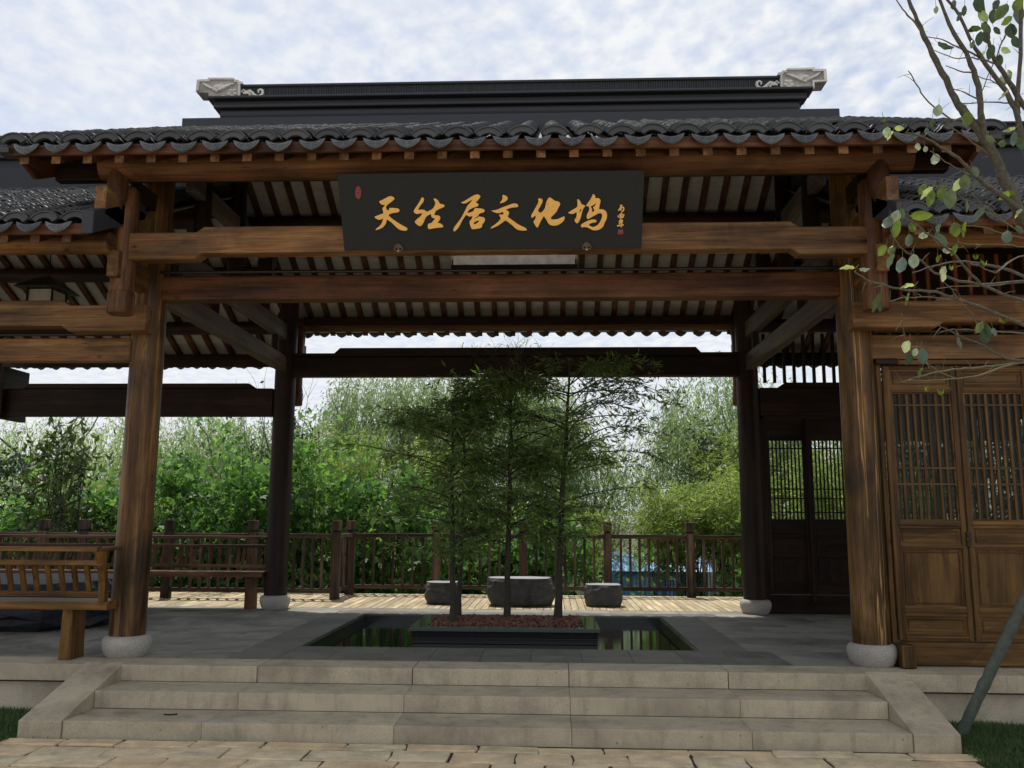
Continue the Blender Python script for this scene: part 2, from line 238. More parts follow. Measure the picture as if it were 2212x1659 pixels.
# ---------------- mesh helpers ----------------
COL=S.collection
def wl(o):
    v=Vector((0,0,0))
    while o is not None: v=v+Vector(o.location); o=o.parent
    return v
def props(o,label=None,cat=None,group=None,kind=None):
    if label:o['label']=label
    if cat:o['category']=cat
    if group:o['group']=group
    if kind:o['kind']=kind
    return o
def thing(name,label,cat,loc=(0,0,0),group=None):
    o=bpy.data.objects.new(name,None); COL.objects.link(o); o.location=loc; o.empty_display_size=.2
    return props(o,label,cat,group)
def link(name,me,parent=None,world=(0,0,0)):
    o=bpy.data.objects.new(name,me); COL.objects.link(o)
    if parent is not None: o.parent=parent; o.location=Vector(world)-wl(parent)
    else: o.location=world
    return o
class MB:
    def __init__(s): s.v=[];s.f=[];s.sm=[]
    def add(s,v,f,smooth=False):
        b=len(s.v); s.v+=[tuple(p) for p in v]; s.f+=[tuple(i+b for i in q) for q in f]; s.sm+=[smooth]*len(f); return s
    def box(s,x0,x1,y0,y1,z0,z1):
        return s.add([(x0,y0,z0),(x1,y0,z0),(x1,y1,z0),(x0,y1,z0),(x0,y0,z1),(x1,y0,z1),(x1,y1,z1),(x0,y1,z1)],[(0,3,2,1),(4,5,6,7),(0,1,5,4),(1,2,6,5),(2,3,7,6),(3,0,4,7)])
    def prism(s,poly,ax,a,b):
        # ax 0: poly (y,z) ; 1: poly (x,z) ; 2: poly (x,y)
        def P(p,t): return (t,p[0],p[1]) if ax==0 else ((p[0],t,p[1]) if ax==1 else (p[0],p[1],t))
        n=len(poly); v=[P(p,a) for p in poly]+[P(p,b) for p in poly]
        ar=sum(poly[i][0]*poly[(i+1)%n][1]-poly[(i+1)%n][0]*poly[i][1] for i in range(n))
        fl=(ar>0)^(ax==1)^(b<a)
        f=[tuple(range(n))[::-1],tuple(range(n,2*n))]+[(i,(i+1)%n,n+(i+1)%n,n+i) for i in range(n)]
        if not fl: f=[q[::-1] for q in f]
        return s.add(v,f)
    def lathe(s,c,prof,n=24,smooth=True,jit=0):
        v=[];f=[]
        for r,z in prof:
            for k in range(n):
                a=2*math.pi*k/n; v.append((c[0]+r*math.cos(a),c[1]+r*math.sin(a),c[2]+z))
        for i in range(len(prof)-1):
            for k in range(n): k2=(k+1)%n; f.append((i*n+k,i*n+k2,(i+1)*n+k2,(i+1)*n+k))
        s.add(v,f,smooth)
        b=len(prof)-1
        s.add(v[:n],[tuple(range(n))[::-1]]); s.add(v[b*n:],[tuple(range(n))]); return s
    def tube(s,pts,rad,n=8,cap=True,smooth=True):
        P=[Vector(p) for p in pts]; m=len(P); v=[];f=[]
        if isinstance(rad,(int,float)): rad=[rad]*m
        prev=None
        for i,p in enumerate(P):
            t=(P[min(i+1,m-1)]-P[max(i-1,0)]).normalized()
            if prev is None:
                u=t.cross(Vector((0,0,1)));
                if u.length<1e-3: u=t.cross(Vector((0,1,0)))
                u.normalize()
            else: u=(prev-t*prev.dot(t)).normalized()
            prev=u; w=t.cross(u)
            for k in range(n):
                a=2*math.pi*k/n; v.append(p+(u*math.cos(a)+w*math.sin(a))*rad[i])
        for i in range(m-1):
            for k in range(n): k2=(k+1)%n; f.append((i*n+k,i*n+k2,(i+1)*n+k2,(i+1)*n+k))
        s.add(v,f,smooth)
        if cap: s.add(v[:n],[tuple(range(n))[::-1]]); s.add(v[-n:],[tuple(range(n))])
        return s
    def mesh(s,name,mat):
        me=bpy.data.meshes.new(name); me.from_pydata([tuple(p) for p in s.v],[],s.f); me.polygons.foreach_set('use_smooth',s.sm)
        if mat: me.materials.append(mat)
        me.update(); return me
    def build(s,name,mat,parent=None,bev=0,kind=None,seg=2):
        o=link(name,s.mesh(name,mat),parent)
        if bev:
            b=o.modifiers.new('bevel','BEVEL'); b.width=bev; b.segments=seg; b.limit_method='ANGLE'; b.angle_limit=R(40)
        if kind: o['kind']=kind
        return o
def B(name,mat,parent,x0,x1,y0,y1,z0,z1,bev=.006): return MB().box(x0,x1,y0,y1,z0,z1).build(name,mat,parent,bev)
def fastmesh(name,V,F,mat,smooth=False):
    me=bpy.data.meshes.new(name); V=np.asarray(V,np.float32); F=np.asarray(F,np.int32); n=F.shape[0];k=F.shape[1]
    me.vertices.add(len(V)); me.vertices.foreach_set('co',V.ravel()); me.loops.add(n*k); me.loops.foreach_set('vertex_index',F.ravel())
    me.polygons.add(n); me.polygons.foreach_set('loop_start',np.arange(0,n*k,k,dtype=np.int32)); me.polygons.foreach_set('loop_total',np.full(n,k,np.int32))
    me.materials.append(mat); me.update(calc_edges=True); return me
def unit(a): return a/np.maximum(np.linalg.norm(a,axis=1,keepdims=True),1e-6)
def leafverts(P,D,L,Wd,fold=.12,lobes=1):
    n=len(P); D=unit(D); rd=unit(nr.randn(n,3)); Sd=unit(np.cross(D,rd)); Nn=np.cross(D,Sd)
    L=np.broadcast_to(L,(n,))[:,None]; Wd=np.broadcast_to(Wd,(n,))[:,None]; Vs=[]
    if lobes==1:
        Vs=[P,P+D*L*.42+Sd*Wd*.5+Nn*L*fold,P+D*L,P+D*L*.42-Sd*Wd*.5+Nn*L*fold]
        V=np.stack(Vs,1).reshape(-1,3); F=np.arange(n*4).reshape(n,4); return V,F
    V=[P]; F=[]
    for a in ((-1.0,.8),(0,1.),(1.0,.8)):
        c,s_=math.cos(a[0]),math.sin(a[0]); d=D*c+Sd*s_; sd=Sd*c-D*s_; l=L*a[1]
        V+= [P+d*l*.5+sd*Wd*.28,P+d*l,P+d*l*.5-sd*Wd*.28]
    V=np.stack(V,1).reshape(-1,3); b=np.arange(n)*10
    F=np.concatenate([np.stack([b,b+1+3*k,b+2+3*k,b+3+3*k],1) for k in range(3)]); return V,F
CHARS=[[[[-0.9353,0.0982],[-0.9145,0.1057],[-0.8822,0.1207],[-0.8564,0.1342],[-0.8406,0.1386],[-0.8222,0.1353],[-0.8073,0.126],[-0.8049,0.1168],[-0.8149,0.1061],[-0.8411,0.088],[-0.8673,0.0698],[-0.8791,0.0576],[-0.8841,0.0452],[-0.8796,0.0297],[-0.8696,0.0172],[-0.8518,0.0263],[-0.857,0.0403],[-0.8259,0.0391],[-0.7948,0.0381],[-0.7765,0.0318],[-0.7695,0.0209],[-0.775,0.0085],[-0.7862,0.004],[-0.8161,0.0012],[-0.8415,-0.0048],[-0.8576,-0.0108],[-0.8676,-0.0201],[-0.8562,-0.0342],[-0.8326,-0.0547],[-0.8028,-0.0769],[-0.7728,-0.0975],[-0.7426,-0.1151],[-0.7183,-0.1279],[-0.7126,-0.1374],[-0.7165,-0.1483],[-0.7293,-0.1529],[-0.7544,-0.1511],[-0.776,-0.1446],[-0.797,-0.1303],[-0.8175,-0.1081],[-0.8379,-0.0859],[-0.8586,-0.0685],[-0.8825,-0.0511],[-0.8874,-0.0761],[-0.8985,-0.0979],[-0.9156,-0.1166],[-0.929,-0.1275],[-0.9485,-0.1352],[-0.9711,-0.1419],[-0.9846,-0.1459],[-0.98,-0.1349],[-0.9601,-0.1224],[-0.9398,-0.1038],[-0.9258,-0.0851],[-0.9163,-0.0633],[-0.9131,-0.0414],[-0.9297,-0.0537],[-0.9489,-0.0582],[-0.9671,-0.0503],[-0.9819,-0.0392],[-0.9838,-0.032],[-0.9619,-0.0238],[-0.9329,-0.0132],[-0.9088,-0.0057],[-0.9065,0.0052],[-0.9097,0.0238],[-0.9136,0.0347],[-0.8998,0.0516],[-0.8861,0.0684],[-0.9079,0.0687],[-0.9229,0.0765],[-0.9314,0.0874]]],[[[-0.5766,0.122],[-0.5702,0.1265],[-0.5612,0.1218],[-0.5565,0.1111],[-0.5612,0.0942],[-0.5746,0.0759],[-0.5912,0.0576],[-0.6047,0.0393],[-0.6136,0.0208],[-0.5964,0.0222],[-0.5714,0.0235],[-0.5531,0.0171],[-0.5384,0.003],[-0.516,0.0136],[-0.4904,0.0273],[-0.4772,0.0411],[-0.4669,0.0594],[-0.4612,0.0809],[-0.4665,0.0978],[-0.4751,0.1117],[-0.4686,0.1168],[-0.4519,0.1099],[-0.4401,0.0991],[-0.4316,0.0837],[-0.426,0.0713],[-0.4107,0.0675],[-0.3923,0.0633],[-0.3866,0.054],[-0.3916,0.0463],[-0.4154,0.0358],[-0.4439,0.0237],[-0.4632,0.0116],[-0.4736,-0.0085],[-0.4775,-0.0239],[-0.4558,-0.0257],[-0.4373,-0.029],[-0.4285,-0.04],[-0.4293,-0.0571],[-0.4394,-0.071],[-0.4559,-0.0896],[-0.4374,-0.0929],[-0.419,-0.1009],[-0.4087,-0.1135],[-0.4061,-0.1261],[-0.4297,-0.1281],[-0.4611,-0.1296],[-0.4927,-0.1347],[-0.5308,-0.1422],[-0.5366,-0.1233],[-0.5347,-0.0998],[-0.5218,-0.0937],[-0.5029,-0.0907],[-0.4895,-0.0736],[-0.4663,-0.0489],[-0.4881,-0.0472],[-0.4986,-0.0393],[-0.5024,-0.0237],[-0.5048,-0.0097],[-0.5272,-0.0203],[-0.5501,-0.0388],[-0.5606,-0.0605],[-0.573,-0.0853],[-0.585,-0.104],[-0.6014,-0.1164],[-0.6197,-0.1068],[-0.6375,-0.091],[-0.6461,-0.0768],[-0.6327,-0.0629],[-0.613,-0.0475],[-0.5934,-0.0321],[-0.5816,-0.0167],[-0.5761,-0.0028],[-0.5949,-0.0057],[-0.6171,-0.0117],[-0.6371,-0.0068],[-0.6474,0.0026],[-0.6483,0.0134],[-0.6395,0.0304],[-0.6194,0.0549],[-0.5989,0.0854],[-0.5853,0.1068]]],[[[-0.2449,0.0823],[-0.2293,0.0861],[-0.2041,0.0981],[-0.1788,0.1147],[-0.1474,0.1326],[-0.1255,0.1431],[-0.1039,0.145],[-0.0887,0.1381],[-0.0823,0.1274],[-0.0895,0.1152],[-0.1086,0.0956],[-0.1262,0.0758],[-0.1094,0.0726],[-0.1005,0.0618],[-0.1039,0.051],[-0.1196,0.0451],[-0.1445,0.0376],[-0.1666,0.0271],[-0.1824,0.018],[-0.1922,0.0042],[-0.1974,-0.0097],[-0.1771,-0.0068],[-0.152,0.0022],[-0.1392,0.0129],[-0.1373,0.0237],[-0.1293,0.0313],[-0.1077,0.0305],[-0.0799,0.0277],[-0.0585,0.0213],[-0.0496,0.0089],[-0.0561,-0.0018],[-0.0748,-0.0078],[-0.0951,-0.0107],[-0.1034,-0.0277],[-0.113,-0.0384],[-0.1352,-0.0491],[-0.1474,-0.0608],[-0.1228,-0.0508],[-0.1071,-0.0462],[-0.0991,-0.0386],[-0.0852,-0.0418],[-0.0636,-0.0451],[-0.05,-0.0577],[-0.0522,-0.0779],[-0.0651,-0.0949],[-0.0748,-0.1057],[-0.0768,-0.1214],[-0.0818,-0.1307],[-0.1008,-0.1384],[-0.1321,-0.1434],[-0.1619,-0.145],[-0.1693,-0.133],[-0.1748,-0.1142],[-0.1803,-0.0922],[-0.1781,-0.0767],[-0.1637,-0.0643],[-0.1569,-0.0489],[-0.15,-0.0303],[-0.172,-0.0378],[-0.1875,-0.0346],[-0.2041,-0.022],[-0.2119,-0.0235],[-0.2252,-0.0451],[-0.2416,-0.0667],[-0.2585,-0.1009],[-0.2786,-0.132],[-0.2983,-0.1538],[-0.3144,-0.1647],[-0.3216,-0.1504],[-0.3145,-0.1317],[-0.293,-0.1037],[-0.2667,-0.0727],[-0.2469,-0.0449],[-0.2303,-0.0171],[-0.2169,0.0075],[-0.2036,0.0321],[-0.1935,0.0535],[-0.1807,0.0641],[-0.1646,0.0808],[-0.1517,0.0976],[-0.1468,0.1067],[-0.1672,0.0962],[-0.1892,0.0842],[-0.205,0.0751],[-0.2267,0.0729],[-0.239,0.0755]],[[-0.1434,-0.1067],[-0.1245,-0.1006],[-0.1053,-0.0867],[-0.0939,-0.0697],[-0.1142,-0.0726],[-0.1363,-0.0833],[-0.1507,-0.0941]]],[[[0.1033,0.1375],[0.1094,0.1396],[0.1292,0.1312],[0.1443,0.1188],[0.1456,0.1066],[0.1346,0.093],[0.1159,0.081],[0.0973,0.075],[0.0771,0.0706],[0.0945,0.0904],[0.1042,0.1116]],[[0.0077,0.0083],[0.0155,0.0113],[0.0402,0.0111],[0.0714,0.0231],[0.1088,0.0381],[0.1522,0.053],[0.1833,0.0649],[0.2048,0.0672],[0.2263,0.0614],[0.2332,0.0491],[0.2259,0.0384],[0.2013,0.0371],[0.1735,0.0343],[0.1455,0.0254],[0.1237,0.0149],[0.1421,0.007],[0.1542,-0.0055],[0.1524,-0.0209],[0.138,-0.0425],[0.1563,-0.0566],[0.1869,-0.0771],[0.2175,-0.1023],[0.2483,-0.1197],[0.2792,-0.1341],[0.2977,-0.1452],[0.3022,-0.1562],[0.2913,-0.1602],[0.2633,-0.1606],[0.2323,-0.1556],[0.2107,-0.1444],[0.1862,-0.1207],[0.1617,-0.0986],[0.1403,-0.0829],[0.1219,-0.0718],[0.1062,-0.0825],[0.0809,-0.1025],[0.0493,-0.121],[0.0178,-0.1348],[-0.0073,-0.1408],[0.0087,-0.1269],[0.0372,-0.1068],[0.0626,-0.0852],[0.0818,-0.0636],[0.0852,-0.0497],[0.0747,-0.0356],[0.0703,-0.0232],[0.0888,-0.0259],[0.1043,-0.0251],[0.1101,-0.0143],[0.1079,-0.0035],[0.0956,-0.0018],[0.0799,-0.0094],[0.0582,-0.0113],[0.0336,-0.0043]]],[[[0.3982,0.0988],[0.4052,0.1073],[0.4189,0.1071],[0.4344,0.0984],[0.4361,0.0829],[0.4256,0.059],[0.4116,0.035],[0.4012,0.0178],[0.3959,0.0005],[0.4183,-0.017],[0.4392,0.0001],[0.4566,0.0241],[0.4618,0.0517],[0.4671,0.0723],[0.4775,0.0962],[0.4861,0.1098],[0.4981,0.1138],[0.5119,0.1061],[0.5291,0.0905],[0.5498,0.0817],[0.5705,0.0781],[0.5825,0.0642],[0.5809,0.0504],[0.5671,0.0299],[0.5534,-0.0011],[0.5361,-0.0217],[0.5153,-0.0406],[0.5049,-0.0492],[0.5056,-0.0701],[0.5361,-0.0721],[0.5674,-0.0672],[0.5916,-0.0553],[0.6193,-0.0434],[0.6194,-0.0642],[0.6091,-0.0851],[0.5883,-0.1023],[0.5605,-0.1178],[0.5292,-0.1221],[0.5014,-0.1155],[0.484,-0.1013],[0.4701,-0.0732],[0.4528,-0.0487],[0.4477,-0.0364],[0.4354,-0.0555],[0.4179,-0.0832],[0.4056,-0.1111],[0.3932,-0.1373],[0.3828,-0.1319],[0.369,-0.1072],[0.3581,-0.0844],[0.3728,-0.0688],[0.3799,-0.0514],[0.3765,-0.034],[0.3661,-0.0408],[0.3468,-0.0553],[0.34,-0.0441],[0.3418,-0.0302],[0.3594,-0.0026],[0.3805,0.0353],[0.398,0.0661],[0.4043,0.0867]],[[0.4791,0.0463],[0.485,0.0583],[0.4871,0.0721],[0.4808,0.0687],[0.4774,0.055]],[[0.5205,0.0287],[0.5274,0.0355],[0.5326,0.051],[0.5274,0.0503],[0.5215,0.039]]],[[[0.6485,-0.0141],[0.6675,-0.0039],[0.6949,0.0131],[0.7241,0.03],[0.7284,0.0489],[0.7259,0.0799],[0.7268,0.0987],[0.7389,0.0917],[0.7511,0.0762],[0.7582,0.0538],[0.7772,0.0501],[0.7928,0.0396],[0.7792,0.0294],[0.7675,0.0037],[0.7626,-0.017],[0.7577,-0.0447],[0.7494,-0.069],[0.7376,-0.0933],[0.7238,-0.1054],[0.7116,-0.0948],[0.7027,-0.0755],[0.7164,-0.06],[0.7231,-0.0374],[0.721,-0.0062],[0.7056,-0.0164],[0.6884,-0.0249],[0.6641,-0.0212]],[[0.7443,-0.0203],[0.7538,-0.0031],[0.7673,0.021],[0.7501,0.0142],[0.7426,0.0039]],[[0.8547,0.1393],[0.8669,0.1296],[0.8739,0.1176],[0.8691,0.1023],[0.8896,0.1048],[0.9068,0.1002],[0.9174,0.0864],[0.9144,0.0641],[0.9081,0.0367],[0.9052,0.0092],[0.9293,0.0107],[0.9535,0.0035],[0.9712,-0.0157],[0.9746,-0.0434],[0.9692,-0.0746],[0.9542,-0.0989],[0.9479,-0.1268],[0.9292,-0.1476],[0.9018,-0.1631],[0.8601,-0.1638],[0.8355,-0.1502],[0.8075,-0.1359],[0.7867,-0.1357],[0.7659,-0.1384],[0.7578,-0.1285],[0.7604,-0.1145],[0.7862,-0.099],[0.8206,-0.0819],[0.855,-0.0735],[0.8793,-0.0755],[0.8892,-0.0878],[0.8797,-0.0964],[0.8555,-0.0979],[0.8314,-0.1064],[0.8205,-0.1185],[0.8352,-0.1292],[0.8562,-0.1392],[0.8873,-0.1297],[0.9111,-0.1089],[0.9244,-0.0811],[0.9358,-0.05],[0.9336,-0.0291],[0.923,-0.0186],[0.9024,-0.0202],[0.8751,-0.0355],[0.8443,-0.0525],[0.8169,-0.0696],[0.8064,-0.0591],[0.8044,-0.0417],[0.8127,-0.021],[0.8244,-0.0003],[0.8258,0.0204],[0.8221,0.0376],[0.7962,0.043],[0.8114,0.0618],[0.8316,0.089],[0.8466,0.1162]],[[0.8359,0.0392],[0.853,0.0442],[0.8733,0.0611],[0.8815,0.0775],[0.8786,0.0542],[0.8703,0.0371],[0.855,0.0287],[0.8673,0.013],[0.8711,-0.0043],[0.8471,-0.0127],[0.8484,0.0098],[0.8412,0.0271]]]]
STROKES=[[[1.0802,0.037],[1.1003,0.0439]],[[1.0903,0.039],[1.0866,0.0247],[1.0691,-0.0016]],[[1.0868,0.0206],[1.1049,0.0266],[1.1122,0.0204],[1.1109,-0.0021],[1.0938,-0.0101]],[[1.0929,0.0206],[1.0853,0.0002]],[[1.0662,-0.0416],[1.0748,-0.0591]],[[1.0763,-0.0386],[1.0945,-0.0336],[1.1149,-0.0349],[1.1075,-0.0594]],[[1.0807,-0.0499],[1.1051,-0.0481]],[[1.081,-0.0612],[1.1075,-0.0584]],[[1.095,-0.0172],[1.0896,-0.0757]],[[1.0817,-0.0839],[1.1083,-0.0831]],[[1.0857,-0.0819],[1.076,-0.0983]],[[1.0819,-0.0922],[1.1024,-0.0924]],[[1.0792,-0.1025],[1.1006,-0.1006]],[[1.0775,-0.1159],[1.0844,-0.1046]],[[1.0605,-0.1302],[1.1156,-0.1214]],[[1.1032,-0.0862],[1.0957,-0.1409]]]
SEAL=[[1.0696, -0.1604], [1.115, -0.2015]]
BR=[[[2.213,5.05,4.871,0.0097],[2.27,5.05,4.71,0.0117],[2.307,5.05,4.579,0.0137],[2.345,5.05,4.483,0.0157],[2.389,5.05,4.359,0.0177],[2.441,5.05,4.228,0.0197],[2.483,5.05,4.116,0.0217],[2.52,5.05,4.058,0.0237],[2.584,5.05,3.965,0.0257],[2.652,5.05,3.845,0.0277],[2.69,5.05,3.741,0.0297],[2.717,5.05,3.645,0.0317],[2.755,5.05,3.54,0.0337],[2.784,5.05,3.444,0.0357],[2.858,5.05,3.303,0.0377],[2.966,5.05,3.019,0.0397],[3.057,5.05,2.577,0.0417]],[[2.339,4.896,4.752,0.0081],[2.394,4.916,4.602,0.0098],[2.44,4.935,4.507,0.0116],[2.512,4.954,4.397,0.0133],[2.559,4.973,4.287,0.0151],[2.588,4.992,4.195,0.0168],[2.596,5.012,4.038,0.0186],[2.613,5.031,3.922,0.0204],[2.652,5.05,3.845,0.0223]],[[2.408,4.97,4.799,0.0068],[2.499,4.98,4.662,0.0087],[2.584,4.99,4.443,0.0107],[2.671,5.0,4.299,0.0126],[2.756,5.01,4.174,0.0145],[2.807,5.02,4.065,0.0164],[2.842,5.03,3.874,0.0184],[2.877,5.04,3.586,0.0203],[2.907,5.05,3.245,0.0223]],[[2.706,5.09,4.87,0.0084],[2.713,5.083,4.563,0.0103],[2.742,5.077,4.404,0.0121],[2.782,5.07,4.327,0.014],[2.851,5.063,4.164,0.0158],[2.911,5.057,4.034,0.0176],[2.905,5.05,3.532,0.0195]],[[2.846,4.917,4.753,0.0108],[2.834,4.961,4.373,0.0118],[2.809,5.006,4.082,0.0129],[2.84,5.05,4.047,0.0139]],[[2.133,5.018,4.827,0.0028],[2.176,5.026,4.75,0.0038],[2.215,5.034,4.695,0.0049],[2.263,5.042,4.649,0.0059],[2.306,5.05,4.57,0.007]],[[2.133,4.888,4.248,0.0027],[2.181,4.921,4.194,0.0034],[2.226,4.953,4.142,0.004],[2.306,4.985,4.071,0.0047],[2.437,5.018,3.987,0.0054],[2.518,5.05,4.037,0.0061]],[[2.216,4.836,4.438,0.0027],[2.345,4.89,4.446,0.0035],[2.465,4.943,4.424,0.0044],[2.584,4.997,4.405,0.0052],[2.718,5.05,4.375,0.0061]],[[2.256,4.803,4.327,0.0024],[2.389,4.865,4.312,0.003],[2.498,4.927,4.348,0.0037],[2.624,4.988,4.369,0.0043],[2.698,5.05,4.335,0.005]],[[2.339,4.857,4.259,0.0024],[2.459,4.954,4.278,0.0037],[2.597,5.05,4.313,0.005]],[[2.697,5.214,4.385,0.0026],[2.768,5.132,4.287,0.0038],[2.778,5.05,4.195,0.005]],[[2.684,5.164,4.229,0.0026],[2.739,5.126,4.377,0.0034],[2.787,5.088,4.508,0.0042],[2.805,5.05,4.563,0.005]],[[2.505,5.153,4.272,0.0026],[2.561,5.102,4.213,0.0038],[2.606,5.05,4.144,0.005]],[[2.538,5.15,4.165,0.0026],[2.633,5.117,4.153,0.0034],[2.755,5.083,4.137,0.0042],[2.807,5.05,4.116,0.005]],[[2.01,4.697,3.772,0.0039],[2.098,4.736,3.769,0.0052],[2.194,4.775,3.75,0.0066],[2.281,4.814,3.713,0.008],[2.37,4.854,3.681,0.0094],[2.447,4.893,3.623,0.0108],[2.535,4.932,3.564,0.0122],[2.643,4.971,3.51,0.0137],[2.763,5.011,3.438,0.0152],[2.85,5.05,3.36,0.0167]],[[2.167,4.755,3.685,0.0024],[2.258,4.829,3.671,0.003],[2.363,4.902,3.648,0.0036],[2.46,4.976,3.638,0.0043],[2.55,5.05,3.653,0.005]],[[2.32,4.913,3.95,0.0024],[2.39,4.959,3.924,0.0033],[2.499,5.004,3.876,0.0041],[2.647,5.05,3.786,0.005]],[[2.39,4.966,3.514,0.0025],[2.507,4.987,3.446,0.0031],[2.578,5.008,3.413,0.0037],[2.704,5.029,3.345,0.0044],[2.842,5.05,3.274,0.005]],[[2.501,5.027,3.548,0.0025],[2.569,5.035,3.469,0.0033],[2.651,5.042,3.411,0.0042],[2.715,5.05,3.353,0.005]],[[2.027,5.04,3.342,0.0033],[2.05,5.041,3.259,0.0041],[2.085,5.043,3.207,0.0049],[2.139,5.044,3.165,0.0057],[2.202,5.045,3.125,0.0065],[2.272,5.046,3.051,0.0073],[2.408,5.048,3.0,0.0081],[2.564,5.049,2.977,0.0089],[2.819,5.05,3.0,0.0097]],[[1.938,4.643,3.254,0.0031],[2.013,4.689,3.238,0.0038],[2.083,4.734,3.212,0.0045],[2.156,4.779,3.184,0.0052],[2.239,4.824,3.141,0.0059],[2.312,4.869,3.111,0.0066],[2.399,4.914,3.028,0.0074],[2.493,4.96,2.953,0.0082],[2.632,5.005,2.909,0.0089],[2.808,5.05,2.872,0.0097]],[[2.301,4.903,3.302,0.0024],[2.458,4.94,3.302,0.0031],[2.58,4.976,3.291,0.0037],[2.666,5.013,3.278,0.0043],[2.84,5.05,3.249,0.005]],[[2.367,4.936,3.207,0.0024],[2.44,4.964,3.199,0.0031],[2.581,4.993,3.207,0.0037],[2.713,5.021,3.212,0.0044],[2.836,5.05,3.201,0.005]],[[2.154,4.853,3.495,0.0024],[2.254,4.919,3.537,0.0033],[2.35,4.984,3.556,0.0041],[2.43,5.05,3.546,0.005]],[[1.608,4.489,2.899,0.003],[1.647,4.559,2.909,0.0039],[1.749,4.629,2.882,0.0048],[1.884,4.699,2.869,0.0058],[2.019,4.769,2.871,0.0068],[2.182,4.84,2.884,0.0079],[2.334,4.91,2.853,0.0089],[2.543,4.98,2.804,0.01],[2.795,5.05,2.72,0.0111]],[[1.839,4.637,2.777,0.0023],[1.984,4.775,2.836,0.0032],[2.181,4.912,2.871,0.0041],[2.39,5.05,2.883,0.005]],[[1.888,4.445,2.881,0.0024],[2.05,4.546,2.948,0.0035],[2.185,4.646,2.998,0.0047],[2.304,4.747,3.033,0.0059],[2.421,4.848,3.052,0.0071],[2.6,4.949,3.054,0.0084],[2.82,5.05,3.009,0.0097]],[[2.196,4.867,2.907,0.0024],[2.349,4.928,2.939,0.0033],[2.533,4.989,2.955,0.0041],[2.685,5.05,2.987,0.005]],[[2.151,4.833,2.703,0.0027],[2.309,4.887,2.64,0.004],[2.481,4.941,2.587,0.0054],[2.607,4.996,2.532,0.0069],[2.778,5.05,2.523,0.0083]],[[1.89,4.674,2.342,0.0026],[2.004,4.737,2.38,0.0033],[2.127,4.799,2.416,0.0041],[2.257,4.862,2.445,0.0048],[2.387,4.925,2.458,0.0056],[2.522,4.987,2.482,0.0064],[2.778,5.05,2.517,0.0072]],[[1.857,4.55,2.33,0.0025],[2.048,4.65,2.348,0.0032],[2.226,4.75,2.372,0.0039],[2.398,4.85,2.409,0.0046],[2.553,4.95,2.465,0.0053],[2.712,5.05,2.509,0.0061]],[[2.105,4.854,2.481,0.0024],[2.22,4.952,2.44,0.0037],[2.351,5.05,2.421,0.005]],[[1.919,4.686,2.72,0.0023],[1.96,4.777,2.639,0.003],[2.014,4.868,2.605,0.0036],[2.077,4.959,2.575,0.0043],[2.189,5.05,2.516,0.005]],[[2.251,4.841,2.916,0.0024],[2.322,4.893,2.859,0.003],[2.421,4.946,2.78,0.0037],[2.468,4.998,2.734,0.0043],[2.543,5.05,2.696,0.005]],[[2.251,4.824,2.664,0.0024],[2.396,4.899,2.675,0.0032],[2.609,4.975,2.679,0.0041],[2.792,5.05,2.684,0.005]],[[2.287,4.654,2.989,0.0023],[2.392,4.753,3.005,0.0029],[2.521,4.852,2.993,0.0036],[2.683,4.951,3.103,0.0043],[2.833,5.05,3.167,0.005]]]
